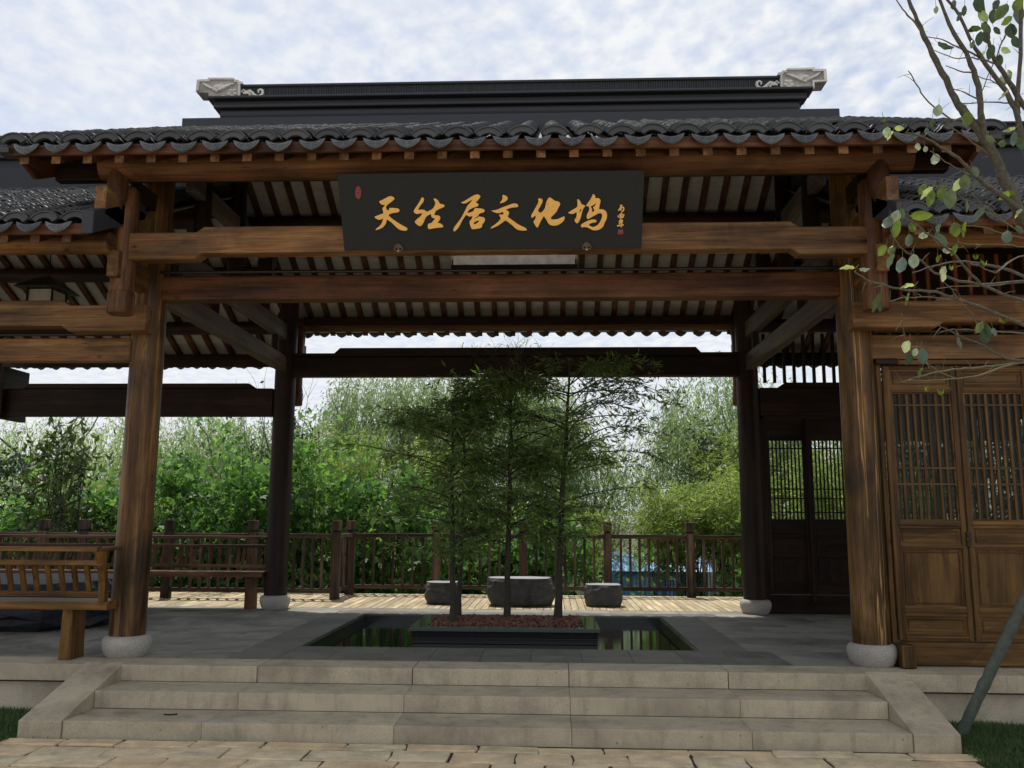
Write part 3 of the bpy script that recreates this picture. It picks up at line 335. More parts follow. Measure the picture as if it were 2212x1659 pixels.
LV=[[2.009,4.945,3.888,0.083,101.0,0.8,"p"],[2.029,4.951,3.87,0.071,121.0,0.3,"p"],[2.067,4.907,3.896,0.059,4.0,0.6,"p"],[2.182,4.815,3.833,0.058,105.0,0.5,"g"],[2.216,5.019,3.828,0.054,87.0,1,"p"],[2.244,4.987,3.799,0.048,90.0,1,"p"],[2.263,4.92,3.708,0.088,96.0,0.65,"p"],[2.462,4.868,3.604,0.076,69.0,0.95,"g"],[2.404,4.871,3.538,0.105,82.0,0.7,"g"],[2.379,4.897,3.538,0.106,128.0,0.45,"p"],[2.557,5.061,3.61,0.061,148.0,0.5,"g"],[2.212,4.995,3.55,0.078,115.0,0.7,"y"],[2.166,4.835,3.463,0.098,135.0,0.35,"p"],[2.205,4.88,3.449,0.117,103.0,0.4,"y"],[2.335,5.015,3.531,0.114,97.0,0.5,"y"],[2.334,4.916,3.458,0.124,91.0,0.6,"g"],[2.183,4.961,3.377,0.137,-0.0,0.45,"y"],[2.017,5.044,3.369,0.109,115.0,0.6,"g"],[2.096,5.134,3.427,0.105,113.0,0.6,"p"],[2.143,5.136,3.45,0.08,84.0,0.5,"g"],[2.01,4.901,3.277,0.129,106.0,0.4,"y"],[2.173,5.071,3.342,0.073,89.0,0.7,"y"],[2.171,5.13,3.281,0.098,101.0,0.5,"g"],[2.241,5.086,3.298,0.067,158.0,0.8,"p"],[2.242,4.867,3.199,0.111,59.0,0.5,"g"],[2.225,4.848,3.259,0.081,119.0,0.35,"g"],[2.455,5.137,3.348,0.105,88.0,0.7,"y"],[2.347,4.803,3.234,0.098,95.0,0.25,"y"],[2.465,4.859,3.357,0.081,133.0,0.5,"g"],[2.642,4.927,3.229,0.1,107.0,0.6,"g"],[2.663,4.834,3.242,0.069,66.0,0.5,"g"],[1.88,4.798,3.114,0.092,126.0,0.5,"y"],[1.878,4.671,3.074,0.073,115.0,0.5,"y"],[2.27,4.859,3.133,0.064,2.0,0.6,"p"],[2.303,4.852,3.131,0.081,114.0,0.4,"y"],[2.687,4.972,3.498,0.107,157.0,0.4,"y"],[2.538,5.149,3.504,0.099,95.0,0.2,"g"],[2.754,4.985,3.389,0.084,133.0,0.3,"p"],[2.314,4.943,4.023,0.095,106.0,0.85,"p"],[2.287,4.967,3.959,0.06,107.0,0.4,"y"],[2.477,4.944,3.965,0.101,89.0,0.65,"y"],[1.998,4.947,3.966,0.036,77.0,0.8,"y"],[2.471,5.111,4.537,0.122,14.0,0.3,"d"],[2.363,4.975,4.691,0.06,94.0,0.5,"p"],[2.458,4.889,4.59,0.088,127.0,0.35,"d"],[2.479,4.873,4.619,0.076,97.0,0.4,"d"],[2.812,5.104,4.311,0.147,106.0,0.5,"y"],[2.664,4.818,4.571,0.173,125.0,0.4,"y"],[2.812,4.998,4.559,0.12,96.0,0.6,"d"],[2.835,4.941,4.63,0.13,95.0,0.5,"g"],[2.637,5.029,4.529,0.108,103.0,0.45,"d"],[2.684,5.061,4.695,0.103,60.0,0.5,"p"],[2.511,4.833,4.471,0.087,-3.0,0.45,"d"],[2.788,5.106,4.624,0.067,45.0,0.5,"d"],[2.841,5.124,4.503,0.068,28.0,0.6,"p"],[2.648,5.03,4.413,0.078,114.0,0.25,"p"],[2.694,5.025,4.434,0.102,104.0,0.5,"d"],[2.73,4.985,4.724,0.09,122.0,0.5,"d"],[2.651,5.04,4.761,0.121,77.0,0.5,"d"],[2.542,5.123,4.816,0.074,95.0,0.5,"g"],[2.64,4.826,4.054,0.087,136.0,0.2,"p"],[2.734,5.137,4.606,0.105,82.0,0.5,"d"],[2.76,4.816,4.615,0.098,105.0,0.6,"y"],[1.643,4.695,2.98,0.084,181.0,0.3,"p"],[1.808,4.884,3.032,0.07,-5.0,0.35,"p"],[1.889,4.709,3.024,0.096,112.0,0.35,"g"],[1.999,4.849,3.045,0.122,108.0,0.5,"g"],[2.126,4.975,3.104,0.101,97.0,0.85,"p"],[2.143,4.651,2.932,0.111,110.0,0.35,"p"],[1.945,4.655,2.862,0.078,170.0,0.3,"p"],[1.956,4.691,2.804,0.079,104.0,0.2,"y"],[1.879,4.924,2.843,0.13,110.0,0.3,"d"],[1.862,4.843,2.795,0.058,85.0,0.4,"d"],[1.949,4.721,2.544,0.079,112.0,0.7,"p"],[2.01,4.766,2.522,0.057,115.0,0.6,"p"],[2.04,4.921,2.514,0.088,120.0,0.5,"d"],[2.078,4.834,2.514,0.11,94.0,0.55,"g"],[1.988,4.662,2.388,0.067,111.0,0.3,"y"],[2.392,4.821,2.673,0.104,124.0,0.4,"y"],[2.443,4.863,2.645,0.134,91.0,0.5,"d"],[2.45,4.777,2.637,0.057,83.0,0.5,"g"],[2.285,4.833,2.587,0.087,89.0,0.25,"g"],[2.247,4.943,3.104,0.047,94.0,0.4,"y"],[2.547,4.83,3.787,0.075,21.0,0.5,"g"],[2.735,4.933,3.831,0.106,103.0,0.4,"g"],[2.758,4.909,3.791,0.088,77.0,0.5,"d"],[2.686,4.97,3.82,0.071,116.0,0.6,"y"],[2.658,4.833,3.843,0.081,165.0,0.3,"p"],[2.675,5.017,4.592,0.09,55.0,0.5,"g"],[2.702,4.979,4.644,0.101,94.0,0.5,"d"],[2.849,5.1,4.685,0.092,143.0,0.5,"y"],[2.737,4.823,4.384,0.098,75.0,0.5,"d"],[2.507,4.869,4.401,0.076,108.0,0.4,"g"],[2.782,5.093,4.419,0.079,79.0,0.5,"d"]]
# ================= SETTING: ground, paving, lawn =================
CX=-.50; HX=3.26; XL=CX-HX; XR=CX+HX
def sheet(name,x0,x1,y0,y1,z,mat,kind='structure'):
    return props(MB().add([(x0,y0,z),(x1,y0,z),(x1,y1,z),(x0,y1,z)],[(0,1,2,3)]).build(name,mat),kind=kind)
g=MB(); g.add([(-400,-300,-.03),(400,-300,-.03),(400,15.2,-.03),(-400,15.2,-.03),(-400,17,-1.3),(400,17,-1.3),(-400,900,-1.3),(400,900,-1.3)],[(0,1,2,3),(3,2,5,4),(4,5,7,6)])
props(g.build('ground',M_earth),kind='structure')
sheet('lawn',2.84,9,4.6,7.42,-.004,M_soil); sheet('lawn',-9,-3.8,4.6,7.42,-.004,M_soil)
sheet('plaza',-40,40,-60,4.6,-.012,M_plaza)  # unseen paving, put in to bounce warm sunlight onto the facade
pv=props(MB().box(-3.93,2.9,3.2,6.5,-.028,.0).build('paving',M_soil),'worn tan sandstone paving in front of the steps',None,None,'structure')
y=6.47;row=0
ed=[6.47,6.30,6.03,5.78,5.5,5.2,4.9,4.6,4.3,4.0,3.6]
for i in range(len(ed)-1):
    y1,y0=ed[i],ed[i+1]; x=-3.93+(-.25 if i%2 else 0)
    while x<2.86:
        w=rng.uniform(.36,.62); x2=min(x+w,2.88+rng.uniform(-.04,.06)); 
        if x2-x<.12: break
        xa=max(x,-3.95)+.005; xb=x2-.005; q=lambda a:rng.uniform(-a,a)
        h=.012+rng.uniform(-.006,.008)
        c=[(xa+q(.012),y0+.008+q(.012)),((xa+xb)/2,y0+.008+q(.012)),(xb+q(.012),y0+.008+q(.012)),(xb+q(.01),(y0+y1)/2),(xb+q(.012),y1-.008+q(.01)),((xa+xb)/2,y1-.008+q(.01)),(xa+q(.012),y1-.008+q(.01)),(xa+q(.01),(y0+y1)/2)]
        MB().prism(c,2,-.02,h).build('paving_stone',M_pave,pv,.009); x=x2
# grass blades
def grass(x0,x1,y0,y1,n,name='grass'):
    P=np.stack([nr.uniform(x0,x1,n),nr.uniform(y0,y1,n),np.full(n,-.01)],1)
    cl=np.sin(P[:,0]*7)*np.cos(P[:,1]*9)*.012
    D=np.stack([nr.randn(n)*.45,nr.randn(n)*.45,np.ones(n)],1)
    V,F=leafverts(P,D,nr.uniform(.03,.065,n)+cl,nr.uniform(.004,.007,n),.05)
    return props(link(name,fastmesh(name,V,F,L_grass)),None,None,None,'stuff')
grass(2.88,5.2,5.3,7.42,42000); grass(-5.6,-3.9,5.6,7.42,26000)
# ================= terrace =================
tr=props(MB().box(-11,8,7.41,14.4,-.02,.235).build('terrace',M_rough),'raised granite edged terrace under the pavilion',None,None,'structure')
G=MB()
for a in ((-11,-2.45,7.5,12.18),(1.46,8,7.5,12.18),(-2.45,1.46,7.5,8.50),(-2.45,1.46,11.48,12.18)): G.box(a[0],a[1],a[2],a[3],.236,.380)
G.build('slab_bedding',M_grout,tr)
xs=[-10.2,-8.8,-7.4,-6.1,-4.9,-3.58,-2.42,-1.127,.156,1.442,2.571,3.8,5.1,6.4,7.9]
for a,b in zip(xs[:-1],xs[1:]): B('kerb_stone',M_granite,tr,a+.003,b-.003,7.35,7.72,.255,.39+rng.uniform(-.001,.001),.005)
def slab(x0,x1,y0,y1,mat): B('floor_slab',mat,tr,x0+.0015,x1-.0015,y0+.0015,y1-.0015,.34,.39-rng.uniform(0,.0015),.003)
def rowof(x0,x1,y0,y1,w,matf,off=0):
    x=x0-off
    while x<x1-.02:
        a=max(x,x0);b=min(x+w,x1)
        if b-a>.03: slab(a,b,y0,y1,matf((a+b)/2))
        x+=w
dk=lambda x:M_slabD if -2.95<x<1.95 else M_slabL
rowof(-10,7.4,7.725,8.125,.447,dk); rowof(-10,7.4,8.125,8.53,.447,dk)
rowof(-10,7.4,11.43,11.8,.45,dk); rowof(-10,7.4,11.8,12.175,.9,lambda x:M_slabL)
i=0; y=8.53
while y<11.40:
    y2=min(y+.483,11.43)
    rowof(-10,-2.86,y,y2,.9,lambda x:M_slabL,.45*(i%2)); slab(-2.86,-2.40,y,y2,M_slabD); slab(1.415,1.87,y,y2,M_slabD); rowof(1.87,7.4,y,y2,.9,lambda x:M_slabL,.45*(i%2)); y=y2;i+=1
# deck
dkk=props(MB().box(-11,8,12.18,14.55,.30,.352).build('deck',M_iron),'sunlit pale timber deck behind the pavilion',None,None,'structure')
pm=MB().box(-.0435,.0435,12.2,14.52,.353,.388).mesh('deck_plank',WK)
x=-9.2
while x<5.4:
    o=link('deck_plank',pm,dkk); o.location.x+=x+rng.uniform(-.001,.001); o.location.z+=rng.uniform(-.002,.001); x+=.0965
# ================= steps =================
st=thing('stone_steps','three broad granite steps with sloping side stones leading up to the terrace','steps',(CX,6.5,0))
for xs_,ya,yb,za,zb in (([-3.565,-2.53,-1.124,.156,1.431,2.545],6.50,6.97,-.02,.13),([-3.565,-2.42,-1.124,.156,1.445,2.545],6.93,7.40,.05,.26)):
    for a,b in zip(xs_[:-1],xs_[1:]): B('step_stone',M_granite,st,a+.001,b-.001,ya+rng.uniform(-.002,.002),yb,za,zb-rng.uniform(0,.0012),.0035)
for yj,zj in ((6.494,0.0),(6.925,.130),(7.344,.260)): B('mortar_joint',M_grout,st,-3.56,2.54,yj,yj+.02,zj-.004,zj+.0035,0)
for a,b in ((-3.89,-3.568),(2.548,2.87)):
    MB().prism([(6.485,-.02),(6.485,.13),(7.40,.402),(7.40,-.02)],0,a,b).build('cheek_stone',M_granite,st,.005)
# ================= pool and planter =================
po=thing('reflecting_pool','sunken black granite pool with still dark water round the planter','pool',(CX,9.97,.24))
for a in ((-2.41,-2.375,8.53,11.43),(1.39,1.425,8.53,11.43),(-2.375,1.39,8.53,8.56),(-2.375,1.39,11.40,11.43)):
    B('basin_wall',M_blackst,po,a[0],a[1],a[2],a[3],.237,.386,.003)
for a in ((-2.375,-2.36,8.56,11.40),(1.375,1.39,8.56,11.40),(-2.36,1.375,11.385,11.40)): B('basin_ledge',M_rim,po,a[0],a[1],a[2],a[3],.375,.379,0)
props(MB().add([(-2.375,8.56,.300),(1.39,8.56,.300),(1.39,11.40,.300),(-2.375,11.40,.300)],[(0,1,2,3)]).build('water',M_water),'still dark pool water reflecting the trees',None,None,'structure')
pl=thing('planter_box','low black stone planter with polished rim in the middle of the pool','planter',(-.48,10.03,.24))
X0,X1,Y0,Y1=-1.49,.53,9.42,10.66
for k,(z0,z1) in enumerate(((.238,.30),(.302,.362),(.364,.428))):
    ins=.03-.004*k
    MB().box(X0+ins,X1-ins,Y0+ins,Y1-ins,z0,z1).build('planter_wall',M_blackst,pl,.003)
for a in ((X0,X1,Y0,Y0+.17),(X0,X1,Y1-.13,Y1),(X0,X0+.17,Y0+.17,Y1-.13),(X1-.17,X1,Y0+.17,Y1-.13)): B('planter_rim',M_rim,pl,a[0]+.001,a[1]-.001,a[2],a[3]-.001,.430,.470,.003)
B('soil_bed',M_soil,pl,X0+.17,X1-.17,Y0+.17,Y1-.13,.429,.445,0)
# gravel
ico=[(0,0,1),(.89,0,.45),(.28,.85,.45),(-.72,.53,.45),(-.72,-.53,.45),(.28,-.85,.45),(.72,.53,-.45),(-.28,.85,-.45),(-.89,0,-.45),(-.28,-.85,-.45),(.72,-.53,-.45),(0,0,-1)]
icf=[(0,1,2),(0,2,3),(0,3,4),(0,4,5),(0,5,1),(1,6,2),(2,6,7),(2,7,3),(3,7,8),(3,8,4),(4,8,9),(4,9,5),(5,9,10),(5,10,1),(1,10,6),(11,7,6),(11,8,7),(11,9,8),(11,10,9),(11,6,10)]
n=2600; ic=np.array(ico); P=np.stack([nr.uniform(X0+.19,X1-.19,n),nr.uniform(Y0+.19,Y1-.15,n),nr.uniform(.445,.475,n)],1); P[:,2]+=.03*np.exp(-((P[:,1]-10.1)/.4)**2)
sc=nr.uniform(.009,.022,(n,1,1))*nr.uniform(.7,1.3,(n,12,1)); V=(ic[None]*sc*nr.uniform(.7,1.2,(n,1,3))+P[:,None]).reshape(-1,3); F=(np.array(icf)[None]+12*np.arange(n)[:,None,None]).reshape(-1,3)
props(link('gravel',fastmesh('gravel',V,F,M_peb)),None,None,None,'stuff')

# ================= tile templates =================
def arc(r,a,n): return [(r*math.sin(t),r*math.cos(t)) for t in [(-a+2*a*i/n) for i in range(n+1)]]
def cover_tpl(r=.10,a=R(72),L=.10,t=.016,n=6):
    A=arc(r,a,n); I=arc(r-t,a,n); v=[(x,0,z-r) for x,z in A]+[(x*.93,L,z*.93-r) for x,z in A]+[(x,0,z-r) for x,z in I]; m=n+1
    f=[(i,i+1,m+i+1,m+i) for i in range(n)]+[(2*m+i,2*m+i+1,i+1,i) for i in range(n)]; return np.array(v),f
def pan_tpl(r=.12,a=R(52),L=.13,t=.012,n=4):
    A=[(x,-z) for x,z in arc(r,a,n)]; I=[(x,-z) for x,z in arc(r+t,a,n)]; m=n+1
    v=[(x,0,z+r*.62) for x,z in A]+[(x,L,z+r*.62) for x,z in A]+[(x,0,z+r*.62) for x,z in I]
    f=[(i,m+i,m+i+1,i+1)[::-1] for i in range(n)]+[(i,i+1,2*m+i+1,2*m+i)[::-1] for i in range(n)]; return np.array(v),f
RAF=wood('rafter_wood',1,(.03,.014,.010),(.075,.034,.022),(.13,.065,.04),ro=.6)
CT,CF=cover_tpl(); PT,PF=pan_tpl()
def me_from(name,v,f,mat,smooth=True):
    me=bpy.data.meshes.new(name); me.from_pydata([tuple(p) for p in v],[],f); me.polygons.foreach_set('use_smooth',[smooth]*len(f)); me.materials.append(mat); me.update(); return me
cover_me=me_from('cover_tile',CT,CF,M_tile)
for q in range(6,12): cover_me.polygons[q].use_smooth=False
mb=MB(); n=8; o_=arc(.135,R(57),n); i_=arc(.084,R(57),n); mb.prism([(x,z-.142) for x,z in o_]+[(x,z-.142) for x,z in i_[::-1]],1,0,.022)
mb.prism([(x*1.06,z*1.06-.142) for x,z in o_]+[(x*.97,z*.97-.142) for x,z in o_[::-1]],1,-.008,.0); fan_me=mb.mesh('fan_tile',M_tile)
mb=MB(); top=[(-.108+.216*i/8,-.032*math.cos((i/8-.5)*math.pi)) for i in range(9)]; bot=[(.108,0),(.095,-.035),(.07,-.066),(.04,-.088),(0,-.104),(-.04,-.088),(-.07,-.066),(-.095,-.035)]
mb.prism(top+bot[1:],1,0,.014)
ib=[(x*.80,z*.86-.009) for x,z in top+bot[1:]]; mb.prism(ib,1,-.005,.0)
for sx in (-1,1):
    for (xa,za,xb,zb) in ((.012,-.05,.05,-.042),(.05,-.042,.066,-.05),(.015,-.066,.045,-.060),(.01,-.045,.01,-.088),(.03,-.075,.045,-.06)): mb.tube([(sx*xa,-.007,za),(sx*xb,-.007,zb)],.003,4)
drip_me=mb.mesh('drip_tile',M_drip)
class Roof:
    def __init__(s,parent,xs,ye,ze,yr,zr,back=False,fd=.222,rd=.272,cover_parts=300,e=.056,xlo=None,xhi=None,hole=None,raf=.27):
        s.ye,s.ze,s.yr,s.zr=ye,ze,yr,zr; s.k=(zr-ze)/(yr-ye); sg=1 if yr>ye else -1; th=math.atan(abs(s.k)); n=len(xs)
        xlo=xlo if xlo is not None else xs[0]-.09; xhi=xhi if xhi is not None else xs[-1]+.09
        z=s.z; a,b=sorted((ye+sg*.05,yr))
        # body of the roof (under the tiles)
        def slabp(x0,x1,ya,yb): return MB().prism([(ya,z(ya)-.160),(yb,z(yb)-.160),(yb,z(yb)-.140),(ya,z(ya)-.140)] if ya<yb else [(yb,z(yb)-.160),(ya,z(ya)-.160),(ya,z(ya)-.140),(yb,z(yb)-.140)],0,x0,x1)
        if hole: 
            hx0,hx1,hy0,hy1=hole; ms=MB()
            for q in ((xlo,hx0,a,b),(hx1,xhi,a,b),(hx0,hx1,a,hy0),(hx0,hx1,hy1,b)): p=slabp(*q); ms.add(p.v,p.f)
            s.o=ms.build('roof',M_ridge,parent)
        else: s.o=slabp(xlo,xhi,a,b).build('roof',M_ridge,parent)
        L=abs(yr-ye)/math.cos(th)
        rows=int((L-.12)/e); cov=[]
        per=max(1,cover_parts//n) if cover_parts else 0; rt=(th-R(19)) ; 
        rot=[0,0] 
        def M4(x,d,tilt,zoff,e2=None):
            y=ye+sg*d*math.cos(th); zz=z(y)+zoff
            return Matrix.Translation((x,y,zz))@Matrix.Rotation(math.pi if sg<0 else 0,4,'Z')@Matrix.Rotation(tilt,4,'X')
        stuff=[];SF=0
        def inhole(x,y): return hole and hole[0]-.1<x<hole[1]+.1 and hole[2]-.12<y<hole[3]+.05
        jc=[rng.uniform(-.006,.006) for _ in xs]
        V=[];F=[];base=0
        for ci,x in enumerate(xs):
            for r_ in range(rows):
                d=.03+r_*e+rng.uniform(-.006,.006); jx=rng.uniform(-.009,.009)+jc[ci]+.008*math.sin(r_*.21+ci)
                M=M4(x+jx,d,rt+rng.uniform(-.06,.06),.004+rng.uniform(-.008,.008))@Matrix.Rotation(rng.uniform(-.09,.09),4,'Z')@Matrix.Rotation(rng.uniform(-.09,.09),4,'Y')
                if inhole(x,M.translation.y): continue
                if r_<per:
                    o=bpy.data.objects.new('cover_tile',cover_me); COL.objects.link(o); o.parent=s.o; o.matrix_basis=Matrix.Translation(-wl(s.o))@M
                else:
                    m3=np.array(M); V.append(CT@m3[:3,:3].T+m3[:3,3]); F+= [tuple(i+base for i in f) for f in CF]; base+=len(CT)
        # pan tiles
        V2=[];F2=[];b2=0; e2=.10; gaps=[(p+q)/2 for p,q in zip(xs[:-1],xs[1:])]; s.gaps=gaps
        for x in gaps:
            for r_ in range(int((L-.05)/e2)):
                M=M4(x+rng.uniform(-.003,.003),r_*e2,th-R(7),-.092)
                if inhole(x,M.translation.y): continue
                m3=np.array(M); V2.append(PT@m3[:3,:3].T+m3[:3,3]); F2+=[tuple(i+b2 for i in f) for f in PF]; b2+=len(PT)
        me=fastmesh('cover_tiles',np.concatenate(V),F,M_tile); o=link('upper_cover_tiles',me,s.o); o['kind']='stuff'
        me=fastmesh('pan_tiles',np.concatenate(V2),F2,M_tile); o=link('pan_tiles',me,s.o); o['kind']='stuff'
        rz=math.pi if sg<0 else 0
        for x in xs:
            o=link('fan_tile',fan_me,s.o,(x+rng.uniform(-.008,.008),ye+sg*.01,ze+.012+rng.uniform(-.006,.006))); o.rotation_euler=(R(-8)*1,rng.uniform(-.05,.05),rz+rng.uniform(-.05,.05))
        for x in gaps:
            o=link('drip_tile',drip_me,s.o,(x+rng.uniform(-.008,.008),ye-sg*.012,ze-.085+rng.uniform(-.008,.008))); o.rotation_euler=(R(-14)+rng.uniform(-.06,.06),rng.uniform(-.04,.04),rz+rng.uniform(-.05,.05))
        # rafters and boards
        yf=ye+sg*.10
        MB().prism([(yf-sg*.06,z(yf)-.135),(yf-sg*.06,z(yf)-fd),(yf-sg*.028,z(yf)-fd),(yf-sg*.028,z(yf)-.135)],0,xlo+.03,xhi-.03).build('eave_fascia',WR[0],s.o)
        x=xlo+.16; rm=MB(); ya=ye+sg*.085; rm.prism([(ya,z(ya)-rd),(ya+sg*.5,z(ya+sg*.5)-.245),(yr,z(yr)-.235),(yr,z(yr)-.165),(ya,z(ya)-.175)],0,-.038,.038); rme=rm.mesh('rafter',RAF); rme.materials.append(WF[1]); rme.polygons[len(rme.polygons)-1].material_index=1
        while x<xhi-.08:
            if not(hole and hole[0]-.04<x<hole[1]+.04): link('rafter',rme,s.o,(x,0,0))
            else:
                for q0,q1 in ((ya,hole[3]+.06),(hole[2]-.06,yr)): MB().prism([(q0,z(q0)-.24),(q1,z(q1)-.24),(q1,z(q1)-.17),(q0,z(q0)-.17)],0,x-.038,x+.038).build('rafter',RAF,s.o)
            x+=raf
        # pale boards under the tiles
        nb=int(L/.20)
        for q in range(nb):
            y0=ye+sg*(.09+q*(abs(yr-ye)-.1)/nb); y1=ye+sg*(.09+(q+1)*(abs(yr-ye)-.1)/nb)-sg*.005; dz=rng.uniform(0,.004)
            segs=[(xlo+.05,xhi-.05)]
            if hole and min(y0,y1)<hole[3] and max(y0,y1)>hole[2]: segs=[(xlo+.05,hole[0]-.02),(hole[1]+.02,xhi-.05)]
            for sx0,sx1 in segs: MB().prism([(y0,z(y0)-.178-dz),(y1,z(y1)-.178-dz),(y1,z(y1)-.162),(y0,z(y0)-.162)],0,sx0,sx1).build('ceiling_board',M_board,s.o)
    def z(s,y): return s.ze+s.k*(y-s.ye)
def logx(name,mat,par,x0,x1,y,z,r,n=20):
    m=MB(); N=8; m.tube([(x0+(x1-x0)*i/N,y,z) for i in range(N+1)],[r]*(N+1),n); return m.build(name,mat,par,.008)
def ridge(par,x0,x1,zb,ends=True,flare=(.43,.36)):
    YR=9.89; w=.13
    B('ridge',M_ridge,par,x0,x1,YR-.17,YR+.17,zb-.22,zb+.08,.01)
    a,b=x0+flare[0],x1-flare[0]
    r=B('ridge_course',M_ridge,par,a+.05,b-.05,YR-.16,YR+.16,zb+.08,zb+.17,.03)
    for (i0,hw,z0,z1) in ((.03,.12,.171,.20),(-.02,.18,.201,.24),(-.04,.13,.241,.31),(-.10,.21,.311,.345)): B('ridge_course',M_ridge,par,a+i0,b-i0,YR-hw,YR+hw,zb+z0,zb+z1,.012)
    B('ridge_tile_band',M_ridge,par,a+.24,b-.24,YR-.07,YR+.07,zb+.346,zb+.50,0)
    m=MB(); x=a+.24
    while x<b-.26: m.box(x,x+.014,YR-.095-rng.uniform(0,.006),YR+.095,zb+.347,zb+.499); x+=.0205
    m.build('ridge_tiles',M_ridge,par,kind='stuff')
    B('ridge_cap',M_ridge,par,a+.24,b-.24,YR-.12,YR+.12,zb+.50,zb+.535,.012)
    return a,b
def ornament(par,xa,zb,mir):
    # carved end block: (u,v) in metres, u grows towards the middle of the ridge
    sc=.000525
    def T(cx,cy): return ((xa+cx*sc) if not mir else (xa-cx*sc), zb+(725-cy)*.00056)
    O=[(283,280),(540,275),(540,240),(1160,250),(1195,298),(1270,300),(1300,338),(1370,345),(1390,400),(1318,402),(1322,725),(570,725),(565,575),(275,565)]
    Yf=9.89-.12; Yb=9.89+.10
    o=MB().prism([T(*p) for p in O],1,Yf,Yb).build('ridge_ornament',M_ornback,par,.006)
    # raised border
    Bd=[[(283,280),(540,275),(540,240),(1160,250),(1195,298),(1150,300),(1130,292),(590,285),(590,325),(345,330),(345,525),(275,565)],[(1195,298),(1270,300),(1300,338),(1370,345),(1390,400),(1318,402),(1322,725),(1280,725),(1276,420),(1240,350),(1150,345)],[(275,565),(345,525),(610,530),(610,725),(570,725),(565,575)]]
    if not mir: Bd=Bd[:2]
    for pgn in Bd: MB().prism([T(*p) for p in pgn],1,Yf-.022,Yf+.002).build('carved_border',M_ornament,o,.003)
    bd=MB()
    def feather(p,q,w,m=bd):
        (x0,z0),(x1,z1)=T(*p),T(*q); d=Vector((x1-x0,z1-z0)); L=d.length; nn=Vector((-d.y,d.x)).normalized()*w*sc
        P=[(x0+nn.x*.5,z0+nn.y*.5),(x0+d.x*.6+nn.x,z0+d.y*.6+nn.y),(x1,z1),(x0+d.x*.6-nn.x,z0+d.y*.6-nn.y),(x0-nn.x*.5,z0-nn.y*.5)]
        m.prism(P,1,Yf-.030-rng.uniform(0,.014),Yf+.003)
    for i in range(9):
        t=i/8; feather((640+t*150,500+t*30),(420+t*330,365+t*210),26)
        feather((800+t*60,540-t*60),(770+t*430,585-t*195),26)
    def blob(cx,cy,rx,ry,rz=.022,m=bd):
        x,z=T(cx,cy); v=[];f=[];N=10;K=5
        for i in range(K+1):
            ph=math.pi/2*i/K
            for k in range(N): a=2*math.pi*k/N; v.append((x+rx*sc*math.cos(a)*math.cos(ph),Yf-rz*math.sin(ph),z+ry*sc*math.sin(a)*math.cos(ph)))
        for i in range(K):
            for k in range(N): f.append((i*N+k,i*N+(k+1)%N,(i+1)*N+(k+1)%N,(i+1)*N+k))
        m.add(v,f,True)
    blob(780,450,130,60,.035); blob(870,410,50,32,.035)
    bd.build('carved_bird',M_ornament,o)
    fl=MB(); 
    for k in range(5):
        a=2*math.pi*k/5+.3; x,z=1130+70*math.cos(a),590+70*math.sin(a); blob(x,z,55,40,.018,fl)
    blob(1130,590,25,25,.028,fl)
    pts=[T(880,670),T(940,665),T(985,700)]; fl.tube([(p[0],Yf-.006,p[1]) for p in pts],[.006,.011,.012],6)
    for k in range(4): blob(1000+60*k,690-10*(k%2),45,28,.02,fl)
    fl.build('carved_flower',M_ornament,o)
    s=MB(); sp=[(1330,560),(1390,500),(1425,540),(1400,590),(1380,560)]; s.tube([(T(*p)[0],Yf+.02,T(*p)[1]) for p in sp],.011,7)
    sp=[(1380,610),(1450,560),(1540,535),(1600,590),(1660,650),(1740,680),(1810,650),(1845,590),(1830,525),(1780,505),(1735,530),(1740,580),(1765,575)]
    s.tube([(T(*p)[0],Yf+.015,T(*p)[1]) for p in sp],[.01,.016,.018,.02,.022,.022,.02,.018,.016,.014,.012,.01,.007],8)
    sp=[(1400,600),(1520,590),(1550,630),(1500,715)]; s.tube([(T(*p)[0],Yf+.01,T(*p)[1]) for p in sp],[.012,.016,.016,.004],7)
    sp=[(1560,680),(1620,650),(1660,670)]; s.tube([(T(*p)[0],Yf+.015,T(*p)[1]) for p in sp],[.008,.014,.006],7)
    s.build('carved_scroll',M_ornament,o)
def column(par,x,y,ztop,mat,r=.152):
    c=MB().lathe((x,y,0),[(r*1.02,.562),(r*1.0,1.5),(r*.985,2.6),(r*.965,3.6),(r*.95,ztop)],28).build('column',mat,par)
    MB().lathe((x,y,.3885),[(.160,0),(.182,.03),(.200,.08),(.207,.118),(.202,.150),(.182,.176),(.156,.184)],32).build('column_base',M_plinth,c)
    return c
# ================= main pavilion =================
pav=thing('pavilion','open timber entrance pavilion with the tall tiled roof and four round columns','pavilion',(CX,9.89,.39))
dx=.265; covers=[-.084-dx*16.5+dx*i for i in range(31)]
HOLE=(-1.34,.36,11.34,11.68)
RFm=Roof(pav,covers,6.6,4.748,9.89,6.39)
RBm=Roof(pav,covers,13.18,4.60,9.89,6.39,cover_parts=0,e=.09,hole=HOLE,raf=.255,fd=.18,rd=.225)
a,b=ridge(pav,-4.46,3.42,6.33,flare=(.40,.36))
ornament(pav,-4.47,6.676,False); ornament(pav,(a+b)+4.49,6.676,True)
# columns
column(pav,XL,7.81,4.90,WC[2]); column(pav,XR,7.81,4.90,WCS); column(pav,XL+.02,11.97,4.75,WD[2]); column(pav,XR-.02,11.97,4.75,WD[2])
